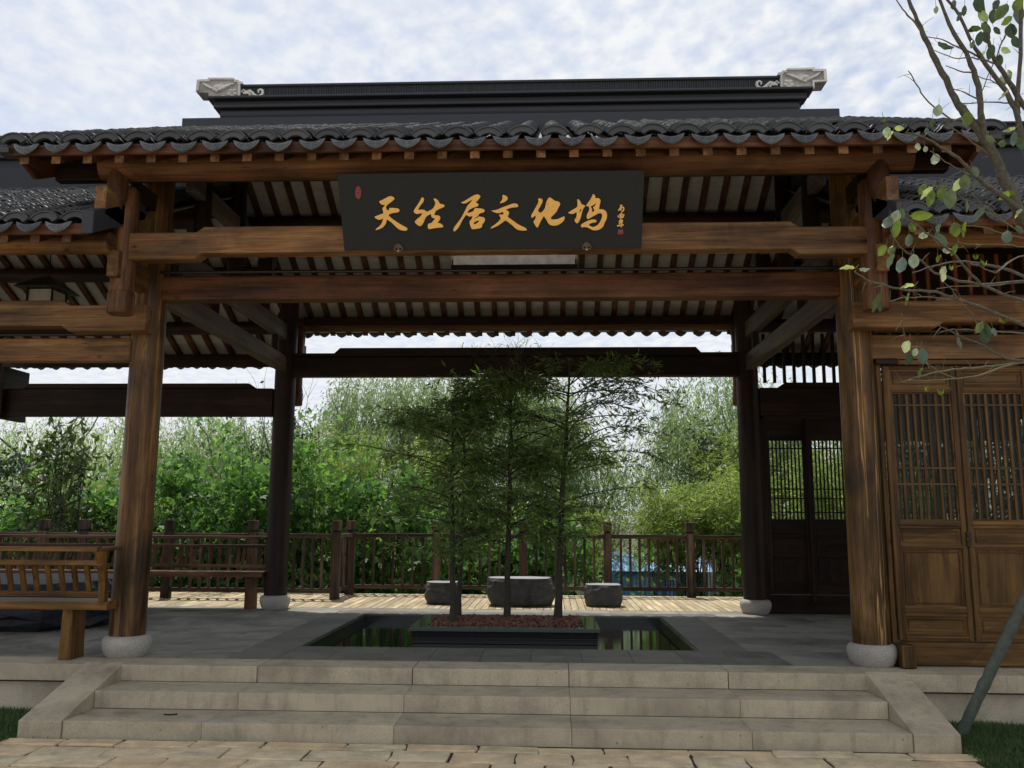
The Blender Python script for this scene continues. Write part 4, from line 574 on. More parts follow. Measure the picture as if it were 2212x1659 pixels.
# purlins
logx('eave_purlin',WE[0],pav,-3.93,3.06,7.1,4.648,.118)
B('eave_beam',WD[0],pav,-4.43,3.43,7.20,7.30,4.585,4.80,.01)
logx('eave_purlin',WR[0],pav,-4.41,3.38,12.72,RBm.z(12.72)-.245-.10,.10)
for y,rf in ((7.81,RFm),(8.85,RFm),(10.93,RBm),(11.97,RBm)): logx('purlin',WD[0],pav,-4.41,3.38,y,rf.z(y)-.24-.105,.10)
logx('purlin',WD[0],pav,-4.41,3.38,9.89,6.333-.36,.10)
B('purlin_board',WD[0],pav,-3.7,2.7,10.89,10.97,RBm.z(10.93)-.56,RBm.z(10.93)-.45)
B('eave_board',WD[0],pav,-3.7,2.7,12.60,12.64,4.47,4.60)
# beams across the front
def stepped(par,x0,x1,xa,xb,z0,z1,dz,y0,y1,mat,name='stepped_beam',c=.07):
    P=[(x0,z0)]+([(xa,z0),(xa+c,z0+dz)] if xa else [])+([(xb-c,z0+dz),(xb,z0)] if xb else [])
    if not xa: P=[(x0,z0+dz)]+([(xb-c,z0+dz),(xb,z0)] if xb else [])
    if not xb: P=[(x0,z0),(xa,z0),(xa+c,z0+dz),(x1,z0+dz)]
    else: P.append((x1,z0))
    T=[(x1,z1 if xb else z1+dz)]+([(xb,z1),(xb-c,z1+dz)] if xb else [])+([(xa+c,z1+dz),(xa,z1)] if xa else [])+[(x0,z1 if xa else z1+dz)]
    return MB().prism(P+T,1,y0,y1).build(name,mat,par,.012)
stepped(pav,XL+.05,XR-.05,-3.10,2.13,3.842,4.085,.048,7.18,7.32,WF[0])
B('tie_beam',WR[0],pav,XL+.12,XR-.12,7.73,7.89,3.615,3.85,.02)
MB().tube([(XL+.13,7.70,3.872),(XR-.13,7.70,3.872)],.016,8).build('conduit_pipe',M_conduit,pav)
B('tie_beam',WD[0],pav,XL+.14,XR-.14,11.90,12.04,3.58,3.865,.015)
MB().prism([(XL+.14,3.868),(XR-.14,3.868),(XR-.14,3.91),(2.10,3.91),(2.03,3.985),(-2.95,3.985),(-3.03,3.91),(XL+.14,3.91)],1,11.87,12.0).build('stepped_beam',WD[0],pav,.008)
# trusses
for x,sg in ((XL,1),(XR,-1)):
    B('cross_beam',WG[1],pav,x-.06,x+.06,7.93,11.85,3.65,3.87,.015)
    B('cross_beam',WG[1],pav,x-.055,x+.055,7.93,11.85,4.10,4.33,.015)
    B('cross_beam',WG[1],pav,x-.055,x+.055,8.5,11.28,4.98,5.18,.015)
    for y,zt in ((8.85,RFm.z(8.85)-.44),(9.89,5.87),(10.93,RBm.z(10.93)-.44)):
        MB().lathe((x,y,0),[(.09,4.33),(.095,4.8),(.09,zt)],18).build('king_post',WD[2],pav)
    for y in (8.25,9.35,11.5):
        MB().lathe((x,y,0),[(.05,3.87),(.05,4.10)],10).build('strut',WD[2],pav)
# hanging posts with arms
hp=MB(); hp.lathe((0,0,0),[(.098,0),(.112,.012),(.113,.185),(.106,.195),(.101,.20),(.106,.207),(.104,.24),(.10,.28),(.097,.9),(.092,1.12),(.06,1.16)],26)
hp_me=hp.mesh('hanging_post',WE[2])
for x,sg in ((XL,-1),(XR,1)):
    for y,sy in ((7.25,1),(12.53,-1)):
        h=link('hanging_post',hp_me,pav,(x,y,3.362 if sy>0 else 3.25))
        if sy<0: h.data=hp_me
        ys=lambda q:(7.25+(q-7.25)) if sy>0 else (12.53-(q-7.25))
        dz=0 if sy>0 else -.16
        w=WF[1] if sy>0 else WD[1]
        y0,y1=sorted((ys(6.83),ys(7.70))); B('arm_beam',w,pav,x-.05+sg*.03,x+.05+sg*.03,y0,y1,4.128+dz,4.385+dz,.006)
        y0,y1=sorted((ys(7.09),ys(7.72))); B('arm_beam',w,pav,x-.05+sg*.02,x+.05+sg*.02,y0,y1,3.665+dz,3.90+dz,.006)
        m=MB(); m.lathe((x+sg*.02,ys(7.08),dz),[(.004,4.17),(.045,4.27),(.083,4.36),(.088,4.45),(.088,4.60)],18); m.build('purlin_strut',WR[2],pav)
    # brace behind the arm up to the roof
    B('arm_beam',WD[1],pav,x-.05,x+.05,7.35,7.72,4.46,4.62,.006)
# gable boards
for x in (-4.475,3.435):
    z=RFm.z; zb=RBm.z
    P=[(6.60,z(6.6)-.10),(6.62,4.66),(6.68,4.60),(6.80,4.555),(6.97,4.50)]
    P+= [(9.89,z(9.89)-.43),(12.81,zb(12.81)-.43),(13.0,zb(13.0)-.38),(13.16,zb(13.16)-.25),(13.18,zb(13.18)-.12),(9.89,z(9.89)-.145)]
    MB().prism(P,0,x,x+.04).build('gable_board',WR[1],pav,.006)
    B('gable_tile_edge',M_tile,pav,x-.10 if x<0 else x+.04,x if x<0 else x+.14,6.60,6.75,z(6.6)-.16,z(6.6)-.115,.004)
# skylight shaft in the rear slope
hx0,hx1,hy0,hy1=HOLE; zt=RBm.z(hy1)+.25
sk=B('skylight_frame',M_greyw,pav,hx0,hx1,hy1-.03,hy1,RBm.z(hy1)-.30,zt,.003)
B('skylight_side',M_greyw,sk,hx0-.03,hx0,hy0,hy1,RBm.z(hy1)-.22,zt,.003); B('skylight_side',M_greyw,sk,hx1,hx1+.03,hy0,hy1,RBm.z(hy1)-.22,zt,.003)
B('skylight_trim',WD[0],sk,hx0-.03,hx1+.03,hy1-.035,hy1+.05,RBm.z(hy1)-.36,RBm.z(hy1)-.301,.004)

# ================= sign board =================
A_=Vector((-.49,7.12,3.88)); B_=Vector((-.49,6.78,4.437)); Vv=(B_-A_).normalized(); C0=(A_+B_)/2; Nv=Vector((1,0,0)).cross(Vv)  # faces viewer
sg=thing('sign_board','black lacquered name board with six gold calligraphy characters hung under the eave','sign',(-.49,6.95,3.88))
MS=Matrix((Vector((1,0,0)),Vv,Nv)).transposed().to_4x4(); MS.translation=C0
if Nv.y>0: print('NORMAL FLIP',Nv)
def onsign(me,name,par,z=0):
    o=bpy.data.objects.new(name,me); COL.objects.link(o); o.parent=par; o.matrix_basis=Matrix.Translation(-wl(par))@MS@Matrix.Translation((0,0,z)) ; return o
bdm=MB().box(-1.273,1.273,-.326,.326,-.045,-.001).mesh('board',M_sign); bo=onsign(bdm,'board',sg); bv=bo.modifiers.new('b','BEVEL'); bv.width=.006; bv.segments=2
def poly_mesh(name,loops,depth,mat,bev=.0035):
    cu=bpy.data.curves.new(name,'CURVE'); cu.dimensions='2D'; cu.fill_mode='BOTH'; cu.extrude=depth; cu.bevel_depth=bev; cu.bevel_resolution=1; cu.offset=-bev*.6
    for L in loops:
        # one round of corner smoothing
        Q=[]
        for i in range(len(L)):
            p,q=L[i],L[(i+1)%len(L)]; Q+=[(p[0]*.75+q[0]*.25,p[1]*.75+q[1]*.25),(p[0]*.25+q[0]*.75,p[1]*.25+q[1]*.75)]
        s=cu.splines.new('POLY'); s.points.add(len(Q)-1)
        for i,(x,y) in enumerate(Q): s.points[i].co=(x,y,0,1)
        s.use_cyclic_u=True
    o=bpy.data.objects.new(name,cu); COL.objects.link(o); dg=bpy.context.evaluated_depsgraph_get(); me=bpy.data.meshes.new_from_object(o.evaluated_get(dg)); bpy.data.objects.remove(o); bpy.data.curves.remove(cu)
    me.name=name; me.materials.clear(); me.materials.append(mat); return me
for L in CHARS: onsign(poly_mesh('gold_character',L,.004,M_gold),'gold_character',sg,.006)
ms=MB()
for st_ in STROKES: ms.tube([(x,y,.003) for x,y in st_],.0068,6)
onsign(ms.mesh('date_inscription',M_gold),'date_inscription',sg)
(x0,y1),(x1,y0)=SEAL
se=onsign(MB().box(x0,x1,y0,y1,0,.003).mesh('red_seal',M_seal),'red_seal',sg)
sl_=MB(); w=x1-x0
for (a,b,c,d) in ((.1,.1,.1,.9),(.1,.9,.5,.9),(.5,.9,.5,.55),(.28,.7,.28,.3),(.1,.12,.45,.12),(.6,.85,.6,.2),(.6,.5,.9,.62),(.9,.62,.9,.1),(.75,.9,.9,.8)): sl_.tube([(x0+w*a,y0+(y1-y0)*b,.003),(x0+w*c,y0+(y1-y0)*d,.003)],.0025,4)
o=bpy.data.objects.new('seal_lines',sl_.mesh('seal_lines',M_sealL)); COL.objects.link(o); o.parent=se
ov=[( -1.108+.022*math.cos(t)*(1) -.008*math.sin(t)*-1*.5, .171+.052*math.sin(t)) for t in [2*math.pi*i/20 for i in range(20)]]
so_=onsign(poly_mesh('oval_seal',[ov],.001,M_seal,.001),'oval_seal',sg,.001)
ml=MB(); ml.tube([(x,y,.003) for x,y in ov]+[(ov[0][0],ov[0][1],.003)],.0022,4)
for (a,b,c,d) in ((-.012,.03,.012,.03),(0,.04,0,.005),(-.014,.012,.014,.012),(-.012,-.005,-.012,-.035),(0,-.005,.014,-.005),(.012,-.005,.012,-.04),(-.004,-.02,.004,-.04)): ml.tube([(-1.108+a,.171+b,.003),(-1.108+c,.171+d,.003)],.0018,4)
o=bpy.data.objects.new('seal_lines',ml.mesh('seal_lines',M_sealL)); COL.objects.link(o); o.parent=so_
for hx in (-.801,.808):
    H_=[(0,.036),(.014,.028),(.030,.014),(.040,-.006),(.040,-.022),(.030,-.034),(.012,-.038),(0,-.036),(-.012,-.038),(-.030,-.034),(-.040,-.022),(-.040,-.006),(-.030,.014),(-.014,.028)]
    ho=[(.008+.010*(1+math.cos(t)),-.014+.010*math.sin(t)) for t in [2*math.pi*i/8 for i in range(8)]]
    me=poly_mesh('hanger_plate',[[(x+hx,y-.295) for x,y in H_],[(x+hx,y-.295) for x,y in ho],[(hx-x,y-.295) for x,y in ho]],.004,M_bronze,.002)
    h=onsign(me,'hanger_plate',sg,.010)
    pn=MB().tube([(hx,-.325,.0),(hx,-.325,.02)],.006,8).mesh('pin',M_glassw); o=bpy.data.objects.new('pin',pn); COL.objects.link(o); o.parent=h

# ================= side galleries =================
B('gable_return',WR[0],pav,-4.43,-4.40,6.9,7.2,4.5,4.7,0) if False else None
def gallery(nm,label,side):
    s=-1 if side=='L' else 1
    X=lambda d: (XL-d) if side=='L' else (XR+d)     # distance outward from the shared column
    g=thing(nm,label,'building',(X(2.2),9.89,.39))
    cov=sorted([X(.14+.25*i) for i in range(19)])
    lo,hi=sorted((X(0.02),X(4.72)))
    RF=Roof(g,cov,6.66,4.09,9.89,5.63,xlo=lo,xhi=hi,cover_parts=300); RB=Roof(g,cov,13.12,4.09,9.89,5.63,cover_parts=0,e=.1,fd=.18,rd=.225,xlo=lo,xhi=hi)
    # ridge, kept outside the pavilion's gable board
    a,b=sorted((X(.85),X(5.2)))
    B('ridge',M_ridge,g,*sorted((X(.08),X(5.2))),9.72,10.06,5.40,5.80,.01)
    for (hw,z0,z1) in ((.12,5.80,5.92),(.18,5.92,5.965),(.14,5.967,6.03),(.21,6.032,6.08)): B('ridge_course',M_ridge,g,a,b,9.89-hw,9.89+hw,z0,z1,.012)
    m=MB(); x=a
    B('ridge_tile_band',M_ridge,g,a,b,9.82,9.96,6.081,6.21,0)
    while x<b: m.box(x,x+.014,9.795-rng.uniform(0,.006),9.985,6.082,6.208); x+=.0205
    m.build('ridge_tiles',M_ridge,g,kind='stuff'); B('ridge_cap',M_ridge,g,a,b,9.77,10.01,6.21,6.245,.012)
    x0,x1=sorted((X(.05),X(4.75)))
    # end block of the eave (plastered tile end)
    MB().prism([(6.66,4.10),(7.55,4.53),(7.55,4.33),(6.66,3.90)],0,*sorted((X(-.02),X(.08)))).build('verge_tiles',M_ridge,g,.01)
    logx('eave_purlin',WF[0],g,x0,x1,7.1,RF.z(7.1)-.245-.095,.095); logx('eave_purlin',WD[0],g,x0,x1,12.68,RB.z(12.68)-.245-.10,.10)
    for y,rf in ((7.81,RF),(8.85,RF),(9.89,RF),(10.93,RB),(11.97,RB)): logx('purlin',WD[0],g,x0,x1,y,rf.z(y)-.24-.10,.095)
    B('eave_board',WD[0],g,x0,x1,12.56,12.60,RB.z(12.6)-.50,RB.z(12.6)-.40)
    # beams
    if side=='L':
        stepped(g,X(4.6),X(-.11),None,X(.60),3.272,3.512,.048,7.50,7.655,WF[0])
    else:
        stepped(g,X(-.11),X(4.6),X(.60),None,3.272,3.512,.048,7.50,7.655,WF[0])
    B('tie_beam',WF[0],g,*sorted((X(.13),X(4.6))),7.75,7.87,3.04,3.26,.012)
    MB().tube([(X(.14),7.72,3.285),(X(4.5),7.72,3.285)],.015,8).build('conduit_pipe',M_conduit,g)
    B('tie_beam',WD[0],g,*sorted((X(.13),X(4.2))),11.90,12.04,3.02,3.415,.012)
    P=[(X(.38),3.418),(X(.48),3.485),(X(3.66),3.485),(X(3.74),3.418)]; MB().prism(P,1,11.89,12.0).build('stepped_beam',WD[0],g,.006)
    xc=X(4.3); column(g,xc,7.81,4.3,WC[2]); column(g,xc,11.97,4.2,WD[2])
    for z0,z1 in ((3.30,3.5),(3.72,3.9)): B('cross_beam',WG[1],g,xc-.055,xc+.055,7.93,11.85,z0,z1,.01)
    for y in (8.85,9.89,10.93): MB().lathe((xc,y,0),[(.08,3.9),(.08,RF.z(min(y,19.78-y))-.43)],14).build('king_post',WD[2],g)
    for xx in (xc,):
        B('arm_beam',WD[1],g,xx-.05+(-s)*.28,xx+.05+(-s)*.28,11.8,12.4,2.98,3.72,.006)
    return g,RF,RB,X
gL,RFL,RBL,XLf=gallery('open_gallery','low open gallery left of the pavilion with dark tiled roof','L')
gR,RFR,RBR,XRf=gallery('closed_gallery','low gallery right of the pavilion closed by lattice doors','R')
# ---- right gallery: lattice doors ----
def leaf(par,x0,x1,z0,z1,y,mats,lat,panels,nb,bars,cross,th=.045,name='door_leaf'):
    """door leaf: stiles+rails frame, lattice window, carved panels"""
    W0,W1,W2=mats; s_=.045; f=MB()
    zs=sorted(set([z0,z1]+[z for p in panels for z in p]+list(lat)))
    f.box(x0,x0+s_,y,y+th,z0,z1); f.box(x1-s_,x1,y,y+th,z0,z1)
    d=f.build(name,W2,par,.005)
    rails=[]; op=sorted(list(panels)+[lat]); z=z0
    for a,b in op:
        if a-z>.004: rails.append((z,a))
        z=b
    rails.append((z,z1))
    for a,b in rails: B('rail',W0,d,x0+s_,x1-s_,y+.002,y+th-.002,a,b,.006); 
    for a,b in rails:
        if b-a>.04:
            B('moulding',W0,d,x0+s_-.01,x1-s_+.01,y-.008,y+.001,(a+b)/2-.007,(a+b)/2+.007,.004)
    for a,b in panels:
        B('panel',W2 if b-a>.25 else W0,d,x0+s_,x1-s_,y+.016,y+.03,a,b,0)
        if (b-a)>.08:
            w=x0+s_+.022; w2=x1-s_-.022
            m=MB()
            for q in ((w,w2,a+.018,a+.028),(w,w2,b-.028,b-.018),(w,w+.01,a+.028,b-.028),(w2-.01,w2,a+.028,b-.028)): m.box(q[0],q[1],y+.008,y+.0155,q[2],q[3])
            m.build('panel_moulding',W0,d,.002)
    a,b=lat; w=x0+s_; w2=x1-s_
    m=MB()
    for q in ((w,w2,a,a+.014),(w,w2,b-.014,b),(w,w+.014,a+.014,b-.014),(w2-.014,w2,a+.014,b-.014)): m.box(q[0],q[1],y+.010,y+.034,q[2],q[3])
    m.build('lattice_frame',W0,d,.002)
    bm=MB().box(-.0095,.0095,y+.012,y+.032,a+.012,b-.012).mesh('lattice_bar',W2)
    for i in range(nb):
        x=w+.007+(w2-w-.014)*(i+1)/(nb+1); o=link('lattice_bar',bm,d,(x,0,0))
    if name=='door_leaf' and y<9: B('glass_pane',M_pane,d,w+.001,w2-.001,y+.036,y+.039,a+.001,b-.001,0)
    for zc in cross:
        B('lattice_crossbar',W0,d,w,w2,y+.009,y+.0115,zc-.008,zc+.008,0)
    return d
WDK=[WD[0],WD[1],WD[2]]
xd=[3.012,3.612]; px=3.012
for k in range(6):
    d=leaf(gR,px,px+.612,.592,2.985,7.80,WDR,(1.610,2.742),[(.655,.795),(.885,1.365),(1.405,1.545),(2.80,2.93)],7,None,(2.62,1.98,1.86,1.74) if False else (2.63,2.07,1.93))
    px+=.628
d=B('door_frame',WDR[2],gR,2.925,2.965,7.77,7.86,.39,3.03,.006); B('door_pivot_post',WDR[2],gR,2.972,3.006,7.75,7.80,.60,2.985,.012)
B('door_head',WDR[0],gR,2.93,7.0,7.76,7.85,2.992,3.032,.004); B('door_pivot_block',WD[0],gR,2.90,3.10,7.70,7.76,2.985,3.035,.012)
B('door_sill',WDR[0],gR,2.93,7.0,7.77,7.88,.395,.585,.008)
B('door_stop_block',WC[2],gR,2.93,3.05,7.60,7.76,.39,.585,.015)
m_=MB()
for zc in (1.47,1.40): m_.lathe((0,0,0),[(.01,0),(.01,.002)],8) if False else None
hd=MB()
for zc,r in ((1.50,.022),(1.455,.026),(1.41,.022)): hd.lathe((3.63,7.785,zc-.001),[(r,0),(r,.002)],12) if False else hd.prism([(3.632+r*math.cos(t),zc+r*math.sin(t)) for t in [2*math.pi*i/10 for i in range(10)]],1,7.778,7.792)
hd.build('door_latch',M_iron,gR,.003)
for i in range(34):
    x=2.93+.125*i+.02
    if i%1==0: B('clerestory_batten',WBT,gR,x-.016,x+.016,7.80,7.83,3.262,4.02,.003)
for k,x in enumerate((3.0,)): pass
# dark panel added behind the battens to stand in for the loft's shade
B('loft_blackout_panel',WD[0],gR,2.93,7.2,8.35,8.38,3.3,4.25,0)
# rear wall of right gallery
B('door_frame',WD[2],gR,2.86,2.93,11.9,12.0,.39,3.02,.004)
px=2.935
for k in range(6):
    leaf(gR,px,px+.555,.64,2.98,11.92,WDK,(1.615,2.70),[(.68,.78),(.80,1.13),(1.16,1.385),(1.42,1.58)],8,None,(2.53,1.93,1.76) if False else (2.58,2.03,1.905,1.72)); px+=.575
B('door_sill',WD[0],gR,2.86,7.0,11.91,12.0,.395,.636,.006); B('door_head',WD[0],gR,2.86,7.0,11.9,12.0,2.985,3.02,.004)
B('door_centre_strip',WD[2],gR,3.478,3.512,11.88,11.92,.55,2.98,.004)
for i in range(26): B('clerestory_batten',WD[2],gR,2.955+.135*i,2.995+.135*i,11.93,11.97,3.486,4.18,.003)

# ================= lantern, benches =================
ln=thing('hanging_lantern','dark square lantern with pagoda cap hanging in the left gallery','lantern',(-6.05,9.9,3.9))
cp=MB(); q=[(-.27,-.27),(.27,-.27),(.27,.27),(-.27,.27)]
v=[(-6.05+a,9.9+b,4.30) for a,b in q]+[(-6.05+a*.45,9.9+b*.45,4.42) for a,b in q]+[(-6.05,9.9,4.50)]
cp.add(v,[(3,2,1,0),(0,1,5,4),(1,2,6,5),(2,3,7,6),(3,0,4,7),(4,5,8),(5,6,8),(6,7,8),(7,4,8)]).build('lantern_cap',M_iron,ln,.004)
for a in (-.16,.14):
    for b in (-.16,.14): B('lantern_post',M_iron,ln,-6.05+a,-6.03+a,9.9+b,9.92+b,3.92,4.30,.002)
B('lantern_glass',M_glassw,ln,-6.19,-5.91,9.76,10.04,3.95,4.29,.004); B('lantern_base',M_iron,ln,-6.23,-5.87,9.72,10.08,3.89,3.92,.004)
MB().tube([(-6.05,9.9,4.5),(-6.05,9.9,5.2)],.008,6).build('hanging_rod',M_iron,ln)
def bench(label,x0,x1,y,out,legs,mats):
    """seat with outward leaning slatted back; out=-1 leans towards the photographer"""
    b=thing('bench',label,'bench',((x0+x1)/2,y,.39)); W0,W1,W2=mats
    ys=lambda d:y+out*d    # d>0 towards the back rest side
    def bx(n,mt,xa,xb,d0,d1,z0,z1,bv=.005): a,c=sorted((ys(d0),ys(d1))); return B(n,mt,b,xa,xb,a,c,z0,z1,bv)
    bx('seat',W0,x0,x1,-.18,.18,.815,.885)
    zz=[(.06,.935,.975),(.24,1.215,1.262),(.33,1.315,1.355)]
    bx('back_rail',W0,x0,x1-.03,.14,.185,.925,.968); bx('back_rail',W0,x0,x1-.03,.225,.265,1.195,1.238); bx('top_rail',W0,x0,x1-.02,.29,.375,1.315,1.355)
    bx('arm_rail',W1,x1-.08,x1-.02,-.08,.30,1.318,1.350); 
    x=x1-.17
    a0,a1=(ys(.15),.966),(ys(.235),1.197)
    sm=MB(); P=[(ys(.150),.969),(ys(.175),.969),(ys(.205),1.06),(ys(.255),1.194),(ys(.228),1.194),(ys(.178),1.06)]
    sm.prism(P,0,-.02,.02); sme=sm.mesh('back_slat',W2)
    s2=MB().prism([(ys(.235),1.239),(ys(.26),1.239),(ys(.335),1.314),(ys(.31),1.314)],0,-.018,.018).mesh('back_slat',W2)
    while x>x0+.05:
        o=link('back_slat',sme,b,(x,0,0)); x-=.115
    P=[(ys(.14),.885),(ys(.20),.885),(ys(.215),1.05),(ys(.30),1.314),(ys(.24),1.314),(ys(.155),1.05)]
    pe=MB().prism(P,0,-.028,.028).mesh('back_post',W2)
    for x in (x1-.04,(x0+x1)/2,x0+.04): link('back_post',pe,b,(x,0,0))
    for x in legs:
        a,c=sorted((ys(-.10),ys(.12))); MB().prism([(x-.055,.39),(x+.055,.39),(x+.045,.815),(x-.045,.815)],1,a,c).build('leg',W2,b,.004)
    return b
bench('warm brown backrest bench at the front left of the terrace beside the column',-8.0,-3.80,7.66,-1,(-4.17,-7.4),WB)
bench('dark backrest bench between the rear columns of the left gallery',-7.9,-3.88,11.97,1,(-4.08,-7.5),[WR[0],WR[1],WR[2]])
# ================= fence =================
fe=thing('wooden_fence','brown timber railing with capped posts along the far edge of the deck','fence',(CX,14,.39))
def post(x,y,mat=WFN[2]):
    p=B('post',mat,fe,x-.065,x+.065,y-.065,y+.065,.385,1.395,.006)
    B('post_neck',WD[2],p,x-.052,x+.052,y-.052,y+.052,1.395,1.425,0); B('post_cap',mat,p,x-.068,x+.068,y-.068,y+.068,1.425,1.572,.008)
bal=MB().box(-.019,.019,-.019,.019,.545,1.31).mesh('baluster',WFN[2])
def run(p,q):
    (x0,y0),(x1,y1)=p,q; L=math.hypot(x1-x0,y1-y0); ux,uy=(x1-x0)/L,(y1-y0)/L
    for n,h0,h1,w in (('top_rail',1.308,1.372,.045),('bottom_rail',.482,.545,.03)):
        m=MB(); N=8; 
        a=(x0+ux*.066,y0+uy*.066); b=(x1-ux*.066,y1-uy*.066); ox,oy=-uy*w,ux*w
        m.add([(a[0]-ox,a[1]-oy,h0),(b[0]-ox,b[1]-oy,h0),(b[0]+ox,b[1]+oy,h0),(a[0]+ox,a[1]+oy,h0),(a[0]-ox,a[1]-oy,h1),(b[0]-ox,b[1]-oy,h1),(b[0]+ox,b[1]+oy,h1),(a[0]+ox,a[1]+oy,h1)],[(0,3,2,1),(4,5,6,7),(0,1,5,4),(1,2,6,5),(2,3,7,6),(3,0,4,7)])
        m.build(n,WFN[0],fe,.006)
    k=max(1,round((L-.13)/.155)); 
    for i in range(1,k): 
        t=.066+(L-.132)*i/k; o=link('baluster',bal,fe,(x0+ux*t,y0+uy*t,0)); o.rotation_euler.z=rng.uniform(-.1,.1)
LP=[(-9.4,12.2),(-9.4,13.46),(-7.93,13.46),(-7.28,13.46),(-5.92,13.46),(-4.6,13.46),(-3.29,13.46),(-3.27,14.35),(-1.85,14.35),(-.43,14.35),(.94,14.35),(2.27,14.35),(3.62,14.35),(5.0,14.35)]
for p in LP: post(*p)
for p,q in zip(LP[:-1],LP[1:]): run(p,q)
# ================= stones =================
def rock(name,label,cat,cx,cy,rx,ry,z0,z1,seed,top=True,mat=M_basalt,n=22,sq=3.2,tm=None):
    r=random.Random(seed); t=thing(name,label,cat,(cx,cy,z0),'basalt block seats on the deck' if cat=='stone seat' else None)
    rings=9; v=[];f=[]; base=[]
    for k in range(n):
        a=2*math.pi*k/n; rr=(abs(math.cos(a))**sq+abs(math.sin(a))**sq)**(-1/sq); base.append((a,rr*(1+r.uniform(-.05,.05))))
    for i in range(rings):
        s=i/(rings-1); z=z0+(z1-z0)*s
        for k,(a,rr) in enumerate(base):
            chip=.0
            if s>.55: chip=-.10*max(0,math.sin(a*3+seed)+.2)*((s-.55)/.45)**1.3
            w=.93+.09*math.sin(s*math.pi*.8)+chip+r.uniform(-.04,.04)
            if i==rings-1: w-=.02
            if i==0: w-=.05
            v.append((cx+rx*rr*w*math.cos(a),cy+ry*rr*w*math.sin(a),z+(r.uniform(-.02,.02)*(z1-z0)*2 if 0<i<rings-1 else 0)))
    for i in range(rings-1):
        for k in range(n):
            k2=(k+1)%n; q=(i*n+k,i*n+k2,(i+1)*n+k2,(i+1)*n+k)
            f+= [(q[0],q[1],q[2]),(q[0],q[2],q[3])] if (i+k)%2 else [(q[0],q[1],q[3]),(q[1],q[2],q[3])]
    MB().add(v,f).build('rough_side',mat,t)
    tp=v[-n:]; MB().prism([(p[0],p[1]) for p in tp],2,z1-.004,z1+.004).build('sawn_top',tm or M_basaltT,t,.002)
    return t
rock('basalt_seat','left low black basalt seat with sawn pale top on the deck','stone seat',-1.56,12.95,.25,.22,.388,.695,3)
rock('stone_table','long black basalt table between the two stone seats on the deck','stone table',-.42,12.78,.475,.28,.388,.775,8,n=30)
rock('basalt_seat','right low black basalt seat with sawn pale top on the deck','stone seat',.775,12.8,.265,.23,.388,.69,14)
rk=rock('stone_table','large dark rough rock table with flat top inside the left gallery','stone table',-6.35,10.15,1.45,1.05,.388,.89,21,mat=M_darkrock,n=34,sq=2.4,tm=M_basaltD)

